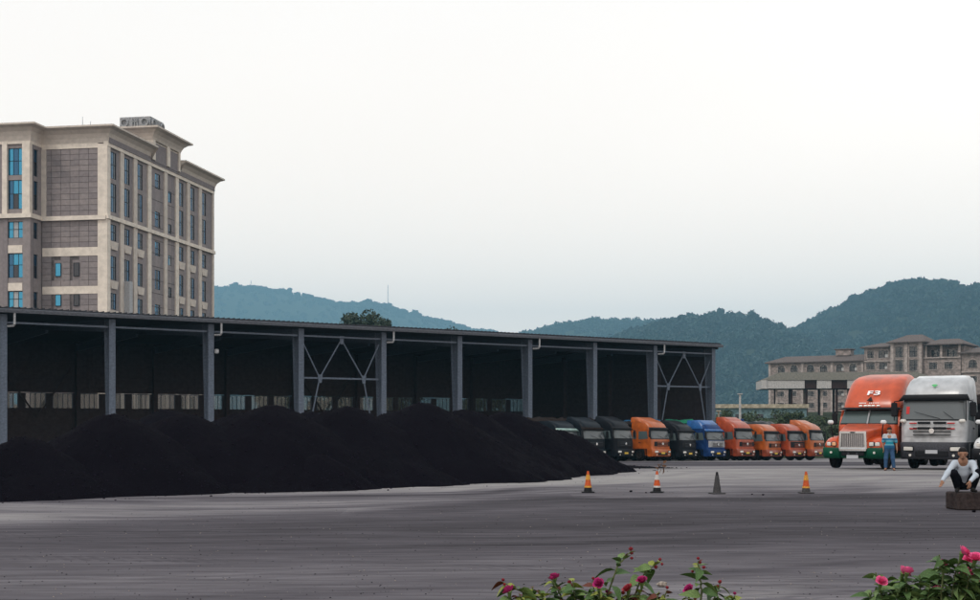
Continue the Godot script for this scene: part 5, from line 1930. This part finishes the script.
		for q in [[-0.28, 0.3], [0.2, 0.42]]:
			st = mb()
			var nletters := 6
			for i in nletters:
				bx(st, Vector3(q[0] + q[1] * (i / float(nletters) - 0.5), 2.645, -2.245), Vector3(0.035, 0.045, 0.012))
			obj("small_lettering", st, M.decal_white, o)
	st = mb()
	for s in [-1, 1]: bx(st, Vector3(s * 0.42, 0.75, -3.9), Vector3(0.1, 0.3, 7.2))
	for z in [-0.98, -2.6, -5.4, -6.7]: bx(st, Vector3(0, 0.58, z), Vector3(1.8, 0.22, 0.22))
	obj("chassis", st, M.chassis, o)
	st = mb()
	cbx(st, Vector3(0, 1.02, -6.0), Vector3(1.0, 0.16, 1.1), 0.05)
	obj("fifth_wheel", st, M.chassis, o)

func white_cab(o: Node3D) -> void:
	var p := {"paint": M.paint_pearl, "roof": M.paint_white, "w": 1.25, "k": 1.13, "bumper": M.plastic_grey, "side": M.paint_silver, "visor": M.plastic_black, "glass": M.windscreen_pale, "grille": M.paint_pearl, "bar": M.plastic_black, "plate": M.plate_pale, "fairing": [0.84, 2.98, 3.28, -0.75, -2.2], "load_top": 2.6}  # silver doors and skirts: shade on the cab side put into the colour
	cabover(o, p)
	# details of this front: slots with red ends, upper lamp housings, green badge, red paper in the screen
	for y in [1.62, 1.83]:
		for s in [-1, 1]:
			var st := mb()
			cbx(st, Vector3(s * 0.3, y, 0.03), Vector3(0.5, 0.09, 0.05), 0.03)
			obj("grille_slot", st, M.plastic_black, o)
			st = mb()
			cbx(st, Vector3(s * 0.72, y - 0.02, 0.02), Vector3(0.3, 0.05, 0.04), 0.02)
			obj("grille_accent", st, M.decal_red, o)
	for s in [-1, 1]:
		var st := mb()
		cbx(st, Vector3(s * 1.12, 1.9, -0.06), Vector3(0.24, 0.14, 0.2), 0.05, Basis(Vector3.UP, s * 0.6))
		obj("corner_lamp", st, M.lamp_lens, o)
	var st := mb()
	slab(st, PackedVector2Array([Vector2(-0.12, 0.04), Vector2(0.0, -0.06), Vector2(0.12, 0.04), Vector2(0.05, 0.07), Vector2(-0.05, 0.07)]), 0.0, 0.02, Transform3D(Basis(Vector3.RIGHT, 0.95 - PI / 2 + 0.2), Vector3(0, 3.27, -0.42)))
	obj("green_badge", st, M.decal_green, o)
	st = mb()
	bx(st, Vector3(-0.95, 2.32, -0.12), Vector3(0.12, 0.3, 0.02), Basis(Vector3.RIGHT, -0.25))
	obj("window_charm", st, M.decal_red, o)

# ---------------------------------------------------------------- cones
func make_cones() -> void:
	var g := "traffic cones across the yard"
	var list := [
		[98.0, 33.7, ["cone_orange", "cone_yellow", "cone_orange", "cone_yellow", "plastic_black"], "orange and yellow traffic cone with black foot, nearest the coal"],
		[167.0, 33.7, ["cone_orange", "cone_white", "cone_orange", "cone_white", "plastic_black"], "orange and white traffic cone with a dry twig on top"],
		[227.0, 33.1, ["plastic_black", "cone_grey", "cone_grey", "cone_grey", "cone_grey"], "worn plain grey traffic cone without stripes"],
		[316.0, 33.4, ["cone_orange", "cone_yellow", "cone_orange", "cone_yellow", "cone_grey"], "orange and yellow traffic cone with grey foot, farthest right"]]
	for c in list:
		var d: float = c[1]
		var o := thing("traffic_cone", c[3], "cone", Vector3(c[0] / 1300.0 * d, 0, -d), R.randf_range(-0.3, 0.3), g)
		var st := mb()
		cbx(st, Vector3(0, 0.018, 0), Vector3(0.34, 0.032, 0.34), 0.012)
		obj("base", st, M[c[2][4]], o)
		var hs := [0.034, 0.135, 0.18, 0.335, 0.47, 0.56]
		var names := [4, 3, 2, 1, 0]
		for i in 5:
			st = mb()
			var ra := lerpf(0.115, 0.026, hs[i] / 0.56)
			var rb := lerpf(0.115, 0.026, hs[i + 1] / 0.56)
			cyl(st, Vector3(0, hs[i] - (0.004 if i == 0 else 0.0), 0), Vector3(0, hs[i + 1], 0), ra + 0.004 * (i % 2), rb + 0.004 * (i % 2), 20)
			obj("band", st, M[c[2][names[i]]], o)
	# the dry twig standing in the top of the second cone
	var d := 33.7
	var t := thing("dry_twig", "dry brown leafy twig stuck in the top of the second cone", "twig", Vector3(167.0 / 1300.0 * d, 0.5, -d))
	var st := mb()
	tube(st, [Vector3(0, 0, 0), Vector3(0.01, 0.09, 0), Vector3(0.07, 0.17, 0.01), Vector3(0.15, 0.27, 0)], 0.008, 0.004, 6)
	tube(st, [Vector3(0.07, 0.17, 0.01), Vector3(0.12, 0.19, 0.04), Vector3(0.17, 0.16, 0.05)], 0.005, 0.003, 5)
	obj("stem", st, M.bark, t)
	var r := RandomNumberGenerator.new()
	r.seed = 5
	var lm := leaf_mesh(0.12, 0.09, 0.25)
	for q in [[0.03, 0.2, 0.6], [0.08, 0.17, 2.4], [0.12, 0.2, -0.3], [0.15, 0.14, -1.2], [0.1, 0.12, -1.8], [0.17, 0.25, 0.9], [0.05, 0.14, 3.0], [0.14, 0.18, 0.2], [0.16, 0.1, -1.5]]:
		inst("leaf", lm, M.leaf_dry, t, Transform3D(Basis(Vector3.BACK, q[2]) * Basis(Vector3.RIGHT, r.randf_range(-0.8, 0.8)), Vector3(q[0], q[1], r.randf_range(-0.03, 0.03))))

# folded leaf lying along +x from the origin
func leaf_mesh(length: float, width: float, droop: float) -> ArrayMesh:
	var st := mb()
	st.set_smooth_group(1)
	var n := 5
	var rows := []
	for i in n + 1:
		var s := float(i) / n
		var w := width * 0.5 * sin(PI * pow(s, 0.75)) + 0.0008
		var y := -droop * length * s * s
		rows.append([Vector3(s * length, y + w * 0.35, -w), Vector3(s * length, y, 0), Vector3(s * length, y + w * 0.35, w)])
	for i in n:
		for j in 2:
			quad(st, rows[i][j], rows[i][j + 1], rows[i + 1][j + 1], rows[i + 1][j])
	st.generate_normals()
	return st.commit()

# ---------------------------------------------------------------- people
func fingers(st: SurfaceTool, wrist: Vector3, aim: Vector3, across: Vector3, size: float, curl: float, cell := 0.006) -> void:
	# palm and five fingers of a relaxed hand; aim = wrist to knuckles, across = towards the thumb
	aim = aim.normalized()
	across = (across - aim * across.dot(aim)).normalized()
	var inward := aim.cross(across).normalized()
	var s := size / 0.18
	var bones := []
	for k in 4:
		var off := across * (0.028 - 0.019 * k) * s
		bones.append([wrist - aim * 0.01, wrist + aim * 0.075 * s + off, 0.022 * s, 0.014 * s])
	for k in 4:
		var root := wrist + aim * 0.085 * s + across * (0.030 - 0.0205 * k) * s
		var l: float = [0.068, 0.078, 0.072, 0.056][k] * s
		var d := aim
		for j in 3:
			d = (d * cos(curl * (0.6 + 0.4 * j)) + inward * sin(curl * (0.6 + 0.4 * j))).normalized()
			var e: Vector3 = root + d * l * [0.45, 0.32, 0.23][j]
			bones.append([root, e, (0.0095 - 0.001 * j) * s, (0.009 - 0.001 * j) * s])
			root = e
	var th := wrist + aim * 0.02 * s + across * 0.026 * s
	var t1 := th + (aim * 0.6 + across * 0.8).normalized() * 0.045 * s
	var t2 := t1 + (aim * 0.9 + across * 0.3 + inward * 0.2).normalized() * 0.035 * s
	bones.append([th, t1, 0.014 * s, 0.011 * s])
	bones.append([t1, t2, 0.011 * s, 0.009 * s])
	field_mesh(st, bones, cell, 0.006)

func head_bones(c: Vector3, f: Vector3, s: float) -> Array:
	# c = centre of the skull, f = facing, s = head height / 0.23
	var side := Vector3.UP.cross(f).normalized()
	return [
		[c + Vector3(0, 0.03, 0) * s - f * 0.02 * s, c + Vector3(0, 0.02, 0) * s + f * 0.015 * s, 0.086 * s, 0.082 * s],
		[c + Vector3(0, -0.02, 0) * s + f * 0.02 * s, c + Vector3(0, -0.075, 0) * s + f * 0.045 * s, 0.064 * s, 0.036 * s],
		[c + f * 0.088 * s + Vector3(0, 0.01, 0) * s, c + f * 0.108 * s + Vector3(0, -0.025, 0) * s, 0.008 * s, 0.014 * s],
		[c + f * 0.085 * s + Vector3(0, -0.06, 0) * s - side * 0.016 * s, c + f * 0.085 * s + Vector3(0, -0.06, 0) * s + side * 0.016 * s, 0.012 * s, 0.012 * s],
		[c + side * 0.083 * s + Vector3(0, 0.015, 0) * s, c + side * 0.082 * s + Vector3(0, -0.02, 0) * s, 0.015 * s, 0.011 * s],
		[c - side * 0.083 * s + Vector3(0, 0.015, 0) * s, c - side * 0.082 * s + Vector3(0, -0.02, 0) * s, 0.015 * s, 0.011 * s],
		[c + f * 0.074 * s + side * 0.05 * s + Vector3(0, 0.028, 0) * s, c + f * 0.084 * s + side * 0.018 * s + Vector3(0, 0.03, 0) * s, 0.010 * s, 0.010 * s],
		[c + f * 0.074 * s - side * 0.05 * s + Vector3(0, 0.028, 0) * s, c + f * 0.084 * s - side * 0.018 * s + Vector3(0, 0.03, 0) * s, 0.010 * s, 0.010 * s]]

func face_parts(o: Node3D, c: Vector3, f: Vector3, s: float) -> void:
	var side := Vector3.UP.cross(f).normalized()
	for q in [-1, 1]:
		var st := mb()
		cyl(st, c + side * 0.032 * s * q + f * 0.072 * s + Vector3(0, 0.008, 0) * s, c + side * 0.031 * s * q + f * 0.089 * s + Vector3(0, 0.008, 0) * s, 0.011 * s, 0.009 * s, 10)
		obj("eye", st, M.eye, o)
		st = mb()
		bar(st, c + side * 0.05 * s * q + f * 0.085 * s + Vector3(0, 0.033, 0) * s, c + side * 0.014 * s * q + f * 0.096 * s + Vector3(0, 0.037, 0) * s, 0.008 * s, 0.008 * s)
		obj("eyebrow", st, M.hair, o)
	var hs := mb()
	field_mesh(hs, [[c + Vector3(0, 0.055, 0) * s - f * 0.03 * s, c + Vector3(0, 0.055, 0) * s + f * 0.012 * s, 0.086 * s, 0.084 * s], [c + Vector3(0, 0.02, 0) * s - f * 0.055 * s, c + Vector3(0, -0.03, 0) * s - f * 0.05 * s, 0.07 * s, 0.055 * s], [c + Vector3(0, 0.1, 0) * s + f * 0.05 * s - side * 0.03 * s, c + Vector3(0, 0.098, 0) * s + f * 0.05 * s + side * 0.03 * s, 0.035 * s, 0.035 * s]], 0.009, 0.02)
	obj("hair", hs, M.hair, o)

func make_people() -> void:
	stander()
	squatter()

func stander() -> void:
	var o := thing("person", "standing person in blue and white striped polo shirt and jeans beside the orange truck", "person", spot(0.3072, 49.6), deg_to_rad(-18.0))
	var f := Vector3(0.12, 0, 1).normalized()
	var head := Vector3(0.0, 1.52, 0.02)
	var sh := [Vector3(-0.18, 1.33, 0.0), Vector3(0.18, 1.33, 0.0)]
	var el := [Vector3(-0.235, 1.06, -0.02), Vector3(0.25, 1.05, -0.03)]
	var wr := [Vector3(-0.215, 0.83, 0.06), Vector3(0.275, 0.81, 0.03)]
	var hip := [Vector3(-0.09, 0.88, 0.0), Vector3(0.09, 0.88, 0.0)]
	var kn := [Vector3(-0.125, 0.47, 0.02), Vector3(0.125, 0.47, 0.03)]
	var an := [Vector3(-0.135, 0.085, -0.02), Vector3(0.16, 0.085, 0.0)]
	var skin := [[Vector3(0, 1.3, -0.01), Vector3(0, 1.45, 0.0), 0.07, 0.055], [Vector3(0, 0.95, 0), Vector3(0, 1.25, 0), 0.12, 0.13]]
	skin.append_array(head_bones(head, f, 0.98))
	var st := mb()
	for k in 2:
		skin.append([sh[k], el[k], 0.05, 0.04])
		skin.append([el[k], wr[k], 0.041, 0.028])
		skin.append([hip[k], kn[k], 0.08, 0.055])
		skin.append([kn[k], an[k], 0.052, 0.036])
		skin.append([an[k], an[k] + Vector3(0.03 * (k * 2 - 1), -0.05, 0.13), 0.038, 0.026])
	field_mesh(st, skin, 0.012, 0.03)
	for k in 2: fingers(st, wr[k], wr[k] - el[k] + Vector3(0, -0.12, 0.0), Vector3(0, 0.1, 1), 0.17, 0.35)
	obj("body", st, M.skin, o)
	face_parts(o, head, f, 0.98)
	var tint := func(p: Vector3) -> Color:
		if p.y > 1.235: return Color(0.46, 0.47, 0.50)
		if p.y > 1.15: return Color(0.03, 0.16, 0.30)
		if p.y > 1.11: return Color(0.20, 0.44, 0.52)
		if p.y > 1.0: return Color(0.03, 0.24, 0.34)
		if p.y > 0.97: return Color(0.18, 0.42, 0.5)
		return Color(0.03, 0.12, 0.24)
	var shirt := [[Vector3(-0.06, 0.9, 0.01), Vector3(0.06, 0.9, 0.01), 0.138, 0.138], [Vector3(0, 0.95, 0.02), Vector3(0, 1.12, 0.01), 0.15, 0.145], [Vector3(-0.09, 1.22, 0.0), Vector3(0.09, 1.22, 0.0), 0.125, 0.125], [Vector3(-0.15, 1.335, -0.005), Vector3(0.15, 1.335, -0.005), 0.066, 0.066], [Vector3(0, 1.37, -0.005), Vector3(0, 1.405, 0.0), 0.075, 0.066]]
	for k in 2: shirt.append([sh[k], sh[k].lerp(el[k], 0.8), 0.07, 0.068])
	st = mb()
	field_mesh(st, shirt, 0.011, 0.04, tint)
	obj("polo_shirt", st, M.polo, o)
	var legs := [[Vector3(-0.06, 0.86, 0), Vector3(0.06, 0.86, 0), 0.13, 0.13]]
	for k in 2:
		legs.append([hip[k] + Vector3(0, -0.06, 0), kn[k], 0.098, 0.078])
		legs.append([kn[k], an[k] + Vector3(0, 0.06, 0), 0.076, 0.064])
	st = mb()
	field_mesh(st, legs, 0.012, 0.035)
	obj("jeans", st, M.jeans, o)
	for k in 2:
		st = mb()
		field_mesh(st, [[an[k] + Vector3(0, -0.052, -0.03), an[k] + Vector3(0.03 * (k * 2 - 1), -0.058, 0.14), 0.042, 0.034, Vector3(1, 0.65, 1)]], 0.01, 0.01)
		obj("sandal", st, M.shoe_brown, o)

func squatter() -> void:
	# the block he squats on
	var d := 27.0
	var b := thing("concrete_block", "low brown concrete block under the squatting person", "block", Vector3(10.32, 0, -27.15), deg_to_rad(3.0))
	var st := mb()
	cbx(st, Vector3(0.1, 0.18, 0.0), Vector3(1.6, 0.36, 0.62), 0.025)
	obj("body", st, M.block, b)
	for s in [-1, 1]:
		st = mb()
		tube(st, [Vector3(0.1 + s * 0.45, 0.35, 0), Vector3(0.1 + s * 0.45, 0.42, 0.0), Vector3(0.1 + s * 0.35, 0.42, 0), Vector3(0.1 + s * 0.35, 0.35, 0)], 0.01, 0.01, 6)
		if s > 0: obj("lifting_loop", st, M.rim_steel, b)
	var at := Vector3(9.85, 0.362, -26.98)
	var o := thing("person", "person in pale long sleeved top and black trousers squatting on the brown block", "person", at, deg_to_rad(-12.0))
	var f := Vector3(-0.08, -0.12, 1).normalized()
	var head := Vector3(-0.06, 0.80, 0.16)
	var neck := Vector3(-0.045, 0.65, 0.08)
	var pel := Vector3(0.0, 0.20, -0.18)
	var sh := [Vector3(-0.21, 0.60, 0.05), Vector3(0.16, 0.60, 0.03)]
	var el := [Vector3(-0.37, 0.40, 0.22), Vector3(0.19, 0.37, 0.22)]
	var wr := [Vector3(-0.49, 0.25, 0.36), Vector3(0.05, 0.24, 0.38)]
	var hip := [Vector3(-0.1, 0.20, -0.14), Vector3(0.1, 0.20, -0.14)]
	var kn := [Vector3(-0.24, 0.40, 0.19), Vector3(0.23, 0.41, 0.18)]
	var an := [Vector3(-0.15, 0.09, 0.02), Vector3(0.16, 0.09, 0.02)]
	var skin := [[neck - Vector3(0, 0.06, 0.04), head - Vector3(0, 0.04, 0.02), 0.056, 0.052], [pel, neck, 0.11, 0.1]]
	skin.append_array(head_bones(head, f, 1.0))
	for k in 2:
		skin.append([sh[k], el[k], 0.045, 0.036])
		skin.append([el[k], wr[k], 0.036, 0.026])
		skin.append([hip[k], kn[k], 0.075, 0.05])
		skin.append([kn[k], an[k], 0.05, 0.036])
	st = mb()
	field_mesh(st, skin, 0.011, 0.03)
	fingers(st, wr[0], Vector3(-0.25, -0.9, 0.35), Vector3(0.3, 0, 0.5), 0.18, 0.35)
	fingers(st, wr[1], Vector3(-0.15, -1.0, 0.15), Vector3(-0.6, 0, 0.4), 0.18, 0.35)
	obj("body", st, M.skin, o)
	face_parts(o, head, f, 1.0)
	var top := [[pel + Vector3(0, 0.06, 0.0), Vector3(-0.02, 0.42, -0.07), 0.155, 0.15], [Vector3(-0.02, 0.42, -0.07), Vector3(-0.03, 0.55, 0.0), 0.15, 0.135], [Vector3(-0.17, 0.595, 0.04), Vector3(0.12, 0.595, 0.03), 0.075, 0.075], [neck - Vector3(0, 0.06, 0.03), neck - Vector3(0, 0.01, 0.01), 0.075, 0.062]]
	for k in 2:
		top.append([sh[k], el[k], 0.068, 0.056])
		top.append([el[k], el[k].lerp(wr[k], 0.9), 0.055, 0.04])
	st = mb()
	field_mesh(st, top, 0.011, 0.035)
	obj("long_sleeved_top", st, M.shirt_pale, o)
	var legs := [[pel + Vector3(-0.05, -0.02, 0), pel + Vector3(0.05, -0.02, 0), 0.14, 0.14]]
	for k in 2:
		legs.append([hip[k], kn[k], 0.105, 0.08])
		legs.append([kn[k], an[k] + Vector3(0, 0.02, 0), 0.082, 0.062])
	st = mb()
	field_mesh(st, legs, 0.012, 0.03)
	obj("trousers", st, M.trousers_black, o)
	for k in 2:
		st = mb()
		field_mesh(st, [[an[k] + Vector3(0, -0.045, -0.05), an[k] + Vector3(0.03 * (k * 2 - 1), -0.052, 0.17), 0.045, 0.036, Vector3(1, 0.8, 1)], [an[k], an[k] + Vector3(0, -0.03, 0.05), 0.046, 0.042]], 0.009, 0.02)
		obj("shoe", st, M.shoe, o)

# ---------------------------------------------------------------- roses in the foreground
var leaf_set := []
func flower_mesh(rad: float, seed_: int) -> ArrayMesh:
	var r := RandomNumberGenerator.new()
	r.seed = seed_
	var st := mb()
	for layer in 5:
		var n: int = [6, 6, 5, 5, 4][layer]
		for i in n:
			var a := TAU * i / n + layer * 0.6 + r.randf_range(-0.2, 0.2)
			var tilt: float = [0.25, 0.6, 0.9, 1.15, 1.35][layer] + r.randf_range(-0.15, 0.15)
			var l: float = rad * [1.0, 0.95, 0.85, 0.7, 0.55][layer] * r.randf_range(0.85, 1.1)
			var b := Basis(Vector3.UP, a) * Basis(Vector3.BACK, tilt)
			var c := r.randf_range(0.75, 1.2)
			st.set_color(Color(c, c * r.randf_range(0.7, 1.2), c))
			st.set_smooth_group(1)
			var rows := []
			for j in 4:
				var s := j / 3.0
				var w := l * 0.48 * sin(PI * clampf(0.15 + 0.65 * s, 0, 1)) + 0.001
				var lift := l * 0.22 * s * s + (r.randf_range(-0.05, 0.05) * l if j == 3 else 0.0)
				rows.append([b * Vector3(l * s, lift + w * 0.3, -w), b * Vector3(l * s * 1.05, lift, 0), b * Vector3(l * s, lift + w * 0.3, w)])
			for j in 3:
				for k in 2: quad(st, rows[j][k], rows[j][k + 1], rows[j + 1][k + 1], rows[j + 1][k])
	st.generate_normals()
	return st.commit()

func make_roses() -> void:
	for a in [[0.06, 0.034, 0.35], [0.074, 0.038, 0.55], [0.05, 0.028, 0.2], [0.086, 0.048, 0.7]]:
		leaf_set.append(leaf_mesh(a[0], a[1], a[2]))
	var blooms := [flower_mesh(0.036, 1), flower_mesh(0.031, 2), flower_mesh(0.019, 3)]
	# every shoot: points are (across, height) at the bush's own depth, measured from its foot
	# left bush
	bush(Vector3(0.56, 0.15, -6.0), "leafy rose bush with red buds in the middle of the near edge", 11, [
		[[[0.0, 0], [-0.05, 0.6], [-0.01, 0.87], [0.03, 0.98], [0.09, 1.04]], 9, "petal_red", 3],
		[[[0.02, 0], [0.06, 0.6], [0.13, 0.88], [0.18, 0.95], [0.235, 0.985]], 9, "petal_red", 3],
		[[[-0.02, 0], [-0.15, 0.55], [-0.32, 0.83], [-0.44, 0.875], [-0.5, 0.905]], 8, "petal_red", 2],
		[[[-0.02, 0], [-0.12, 0.6], [-0.24, 0.85], [-0.275, 0.905]], 7, "petal_magenta", 1],
		[[[0.0, 0], [-0.1, 0.6], [-0.17, 0.82], [-0.195, 0.89]], 9, "petal_red", 2],
		[[[0.0, 0], [-0.04, 0.6], [-0.05, 0.8], [-0.02, 0.845]], 10, "petal_magenta", 4],
		[[[0.02, 0], [0.1, 0.6], [0.17, 0.78], [0.21, 0.83]], 10, "", 0],
		[[[-0.03, 0], [-0.2, 0.5], [-0.3, 0.72], [-0.38, 0.81]], 10, "", 0],
		[[[0.0, 0], [-0.08, 0.5], [-0.12, 0.72], [-0.13, 0.82]], 10, "petal_magenta", 1],
		[[[0.0, 0], [-0.15, 0.5], [-0.22, 0.7], [-0.23, 0.80]], 10, "petal_red", 2],
		[[[0.0, 0], [0.03, 0.5], [0.07, 0.72], [0.06, 0.83]], 10, "petal_red", 1],
		[[[0.0, 0], [-0.25, 0.5], [-0.4, 0.74], [-0.43, 0.80]], 9, "petal_red", 1]], blooms, 0.0, [22, -0.5, 0.27, 0.80, 0.92])
	bush(Vector3(0.96, 0.15, -6.0), "slim upright rose shoot with small red buds right of the middle bush", 12, [
		[[[0.0, 0], [0.0, 0.6], [0.005, 0.87], [0.0, 0.94], [-0.01, 1.005]], 10, "petal_red", 4],
		[[[0.0, 0], [0.05, 0.6], [0.08, 0.83], [0.105, 0.885]], 8, "petal_red", 2],
		[[[0.0, 0], [0.09, 0.55], [0.14, 0.8], [0.165, 0.84]], 6, "petal_magenta", 1],
		[[[0.0, 0], [-0.04, 0.55], [-0.05, 0.78], [-0.045, 0.83]], 8, "", 0]], blooms, 0.0, [6, -0.06, 0.16, 0.8, 0.88])
	# right bush
	bush(Vector3(2.08, 0.15, -6.0), "dense rose bush with bright pink flowers in the right corner", 13, [
		[[[-0.02, 0], [-0.1, 0.55], [-0.17, 0.84], [-0.175, 0.92]], 16, "petal_pink", 9],
		[[[0.0, 0], [0.0, 0.6], [0.03, 0.92], [0.05, 1.025]], 14, "petal_pink", 9],
		[[[0.0, 0], [0.03, 0.6], [0.08, 0.9], [0.1, 1.0]], 14, "petal_pink", 9],
		[[[0.02, 0], [0.08, 0.6], [0.13, 0.88], [0.155, 0.975]], 14, "petal_pink", 9],
		[[[0.0, 0], [0.0, 0.6], [0.01, 0.87], [0.015, 0.955]], 14, "petal_magenta", 8],
		[[[0.02, 0], [0.1, 0.5], [0.15, 0.76], [0.18, 0.87]], 16, "petal_pink", 8],
		[[[-0.02, 0], [-0.16, 0.5], [-0.27, 0.82], [-0.3, 0.945]], 9, "", 0],
		[[[-0.02, 0], [-0.2, 0.5], [-0.3, 0.76], [-0.33, 0.85]], 14, "", 0],
		[[[0.0, 0], [-0.03, 0.6], [-0.03, 0.95], [-0.05, 1.04]], 8, "", 0],
		[[[0.0, 0], [-0.06, 0.5], [-0.08, 0.78], [-0.07, 0.9]], 18, "", 0],
		[[[0.0, 0], [0.02, 0.5], [0.02, 0.74], [0.03, 0.88]], 18, "", 0],
		[[[0.02, 0], [0.12, 0.45], [0.2, 0.72], [0.24, 0.93]], 18, "petal_pink", 9],
		[[[-0.01, 0], [-0.12, 0.45], [-0.19, 0.7], [-0.21, 0.83]], 16, "", 0],
		[[[0.02, 0], [0.2, 0.45], [0.3, 0.72], [0.34, 0.9]], 18, "petal_pink", 9],
		[[[-0.01, 0], [-0.1, 0.5], [-0.13, 0.74], [-0.12, 0.86]], 16, "", 0],
		[[[0.01, 0], [0.06, 0.5], [0.1, 0.74], [0.11, 0.9]], 18, "petal_magenta", 8],
		[[[0.01, 0], [0.1, 0.5], [0.17, 0.76], [0.2, 0.94]], 18, "", 0],
		[[[-0.01, 0], [-0.18, 0.45], [-0.26, 0.7], [-0.27, 0.82]], 14, "", 0]], blooms, 1.0, [10, -0.3, 0.3, 0.8, 0.96])

func bush(at: Vector3, label: String, seed_: int, shoots: Array, blooms: Array, dense: float, extra: Array) -> void:
	var r := RandomNumberGenerator.new()
	r.seed = seed_
	var o := thing("rose_bush", label, "rose bush", at, 0.0, "roses along the near edge of the yard")
	for i in extra[0]:
		var x := lerpf(extra[1], extra[2], (i + r.randf()) / extra[0])
		var y := r.randf_range(extra[3], extra[4])
		shoots.append([[[x * 0.1, 0.0], [x * 0.6, y * 0.6], [x * 0.9, y * 0.88], [x, y + (0.03 if dense > 0.5 and i % 2 == 0 else 0.0)]], 11, ("petal_pink" if dense > 0.5 else "petal_magenta") if i % (2 if dense > 0.5 else 6) == 0 else ("petal_red" if i % 5 == 1 and dense < 0.5 else ""), 8 if i % 2 == 0 else 1])
	for s in shoots:
		var pts := []
		var zoff := r.randf_range(-0.14, 0.14)
		for p in s[0]:
			pts.append(Vector3(p[0], p[1], zoff * p[1]))
		var fine := []
		for i in pts.size() - 1:
			for k in 4: fine.append(pts[i].lerp(pts[i + 1], k / 4.0) + Vector3(r.randf_range(-0.004, 0.004), 0, r.randf_range(-0.004, 0.004)) * (1.0 if i > 0 else 0.0))
		fine.append(pts[-1])
		var st := mb()
		tube(st, fine, 0.0065, 0.0028, 6)
		obj("stem", st, M.rose_stem, o)
		var n := int(s[1] * (2.0 if dense > 0.5 else 1.9))
		var low := 0.5
		for i in fine.size():
			if fine[i].y > 0.70:
				low = float(i) / (fine.size() - 1)
				break
		for i in n:
			var t := lerpf(low - 0.06, 0.985 if dense < 0.5 else 0.95, (i + 0.5) / n)
			var q := t * (fine.size() - 1)
			var p: Vector3 = fine[int(q)].lerp(fine[mini(int(q) + 1, fine.size() - 1)], q - int(q))
			var yaw := 2.4 * i + r.randf_range(-0.4, 0.4)
			var m: Material = M.rose_leaf if r.randf() < 0.6 else M.rose_leaf_2
			var scale := r.randf_range(0.8, 1.25)
			if t > 0.9 and dense < 0.5:
				m = M.rose_leaf_young if r.randf() < 0.6 else M.rose_leaf_red
				scale *= 0.62
			elif t > 0.82 and dense < 0.5 and r.randf() < 0.5:
				m = M.rose_leaf_young
				scale *= 0.8
			var b := Basis(Vector3.UP, yaw) * Basis(Vector3.BACK, r.randf_range(-0.25, 0.75)) * Basis(Vector3.RIGHT, r.randf_range(-0.9, 0.9))
			inst("leaf", leaf_set[r.randi() % 4], m, o, Transform3D(b.scaled(Vector3.ONE * scale), p))
		if s[2]:
			if s[3] >= 8:
				var tip: Vector3 = pts[-1]
				inst("flower", blooms[0 if s[3] == 9 else 1], M[s[2]], o, Transform3D(Basis(Vector3.UP, r.randf() * TAU) * Basis(Vector3.RIGHT, r.randf_range(0.3, 0.9)), tip + Vector3(0, 0.02, 0.035)))
				st = mb()
				cyl(st, tip - Vector3(0, 0.022, 0), tip + Vector3(0, 0.024, 0.03), 0.004, 0.012, 8)
				obj("sepal", st, M.rose_leaf_2, o)
			else:
				for k in s[3]:
					var off := Vector3(r.randf_range(-0.03, 0.03), -0.02 * k + 0.005, r.randf_range(-0.02, 0.02)) if k > 0 else Vector3(0, 0.004, 0)
					inst("bud", blooms[2], M[s[2]], o, Transform3D(Basis(Vector3.UP, r.randf() * TAU).scaled(Vector3(0.6, 1.0, 0.6) * r.randf_range(0.75, 1.15)), pts[-1] + off))

# ---------------------------------------------------------------- small things on the ground
func make_litter() -> void:
	var list := [[141.0, 34.0, 0.035, "coal", "black coal lump on the ground between the two striped cones", "coal lump"], [156.0, 33.5, 0.02, "coal", "tiny coal lump beside the cone with the twig", "coal lump"], [262.0, 32.7, 0.02, "coal", "flat coal lump right of the grey cone", "coal lump"], [273.0, 32.4, 0.026, "coal", "larger coal lump right of the grey cone", "coal lump"], [484.0, 26.2, 0.035, "coal", "coal lump in front of the brown block", "coal lump"], [172.0, 14.2, 0.045, "stone_pale", "pale stone on the ground behind the middle rose bush", "stone"]]
	var r := RandomNumberGenerator.new()
	r.seed = 55
	for a in list:
		var st := mb()
		var rings := []
		for i in 5:
			var ring := []
			for j in 8:
				var q: float = a[2] * sin(PI * (i + 0.6) / 5.2) * r.randf_range(0.75, 1.2)
				ring.append(Vector3(cos(TAU * j / 8) * q * 1.3, a[2] * (0.62 - 0.7 * cos(PI * (i + 0.3) / 4.6)), sin(TAU * j / 8) * q))
			rings.append(ring)
		loft(st, rings, false)
		var o := obj(a[5].replace(" ", "_"), st, M[a[3]], self)
		o.position = Vector3(a[0] / 1300.0 * a[1], ground_y(a[1]) + 0.002, -a[1])
		tag(o, a[4], a[5])
	var st := mb()
	slab(st, PackedVector2Array([Vector2(-0.06, -0.03), Vector2(0.05, -0.05), Vector2(0.07, 0.03), Vector2(0.0, 0.06), Vector2(-0.05, 0.04)]), 0.0, 0.012, Transform3D(Basis(Vector3.RIGHT, -0.6), Vector3.ZERO))
	var o := obj("paper_scrap", st, M.decal_white, self)
	o.position = Vector3(-404.0 / 1300.0 * 33.0, 0.6, -33.0)
	tag(o, "pale paper scrap lying on the side of the left coal heap", "scrap")
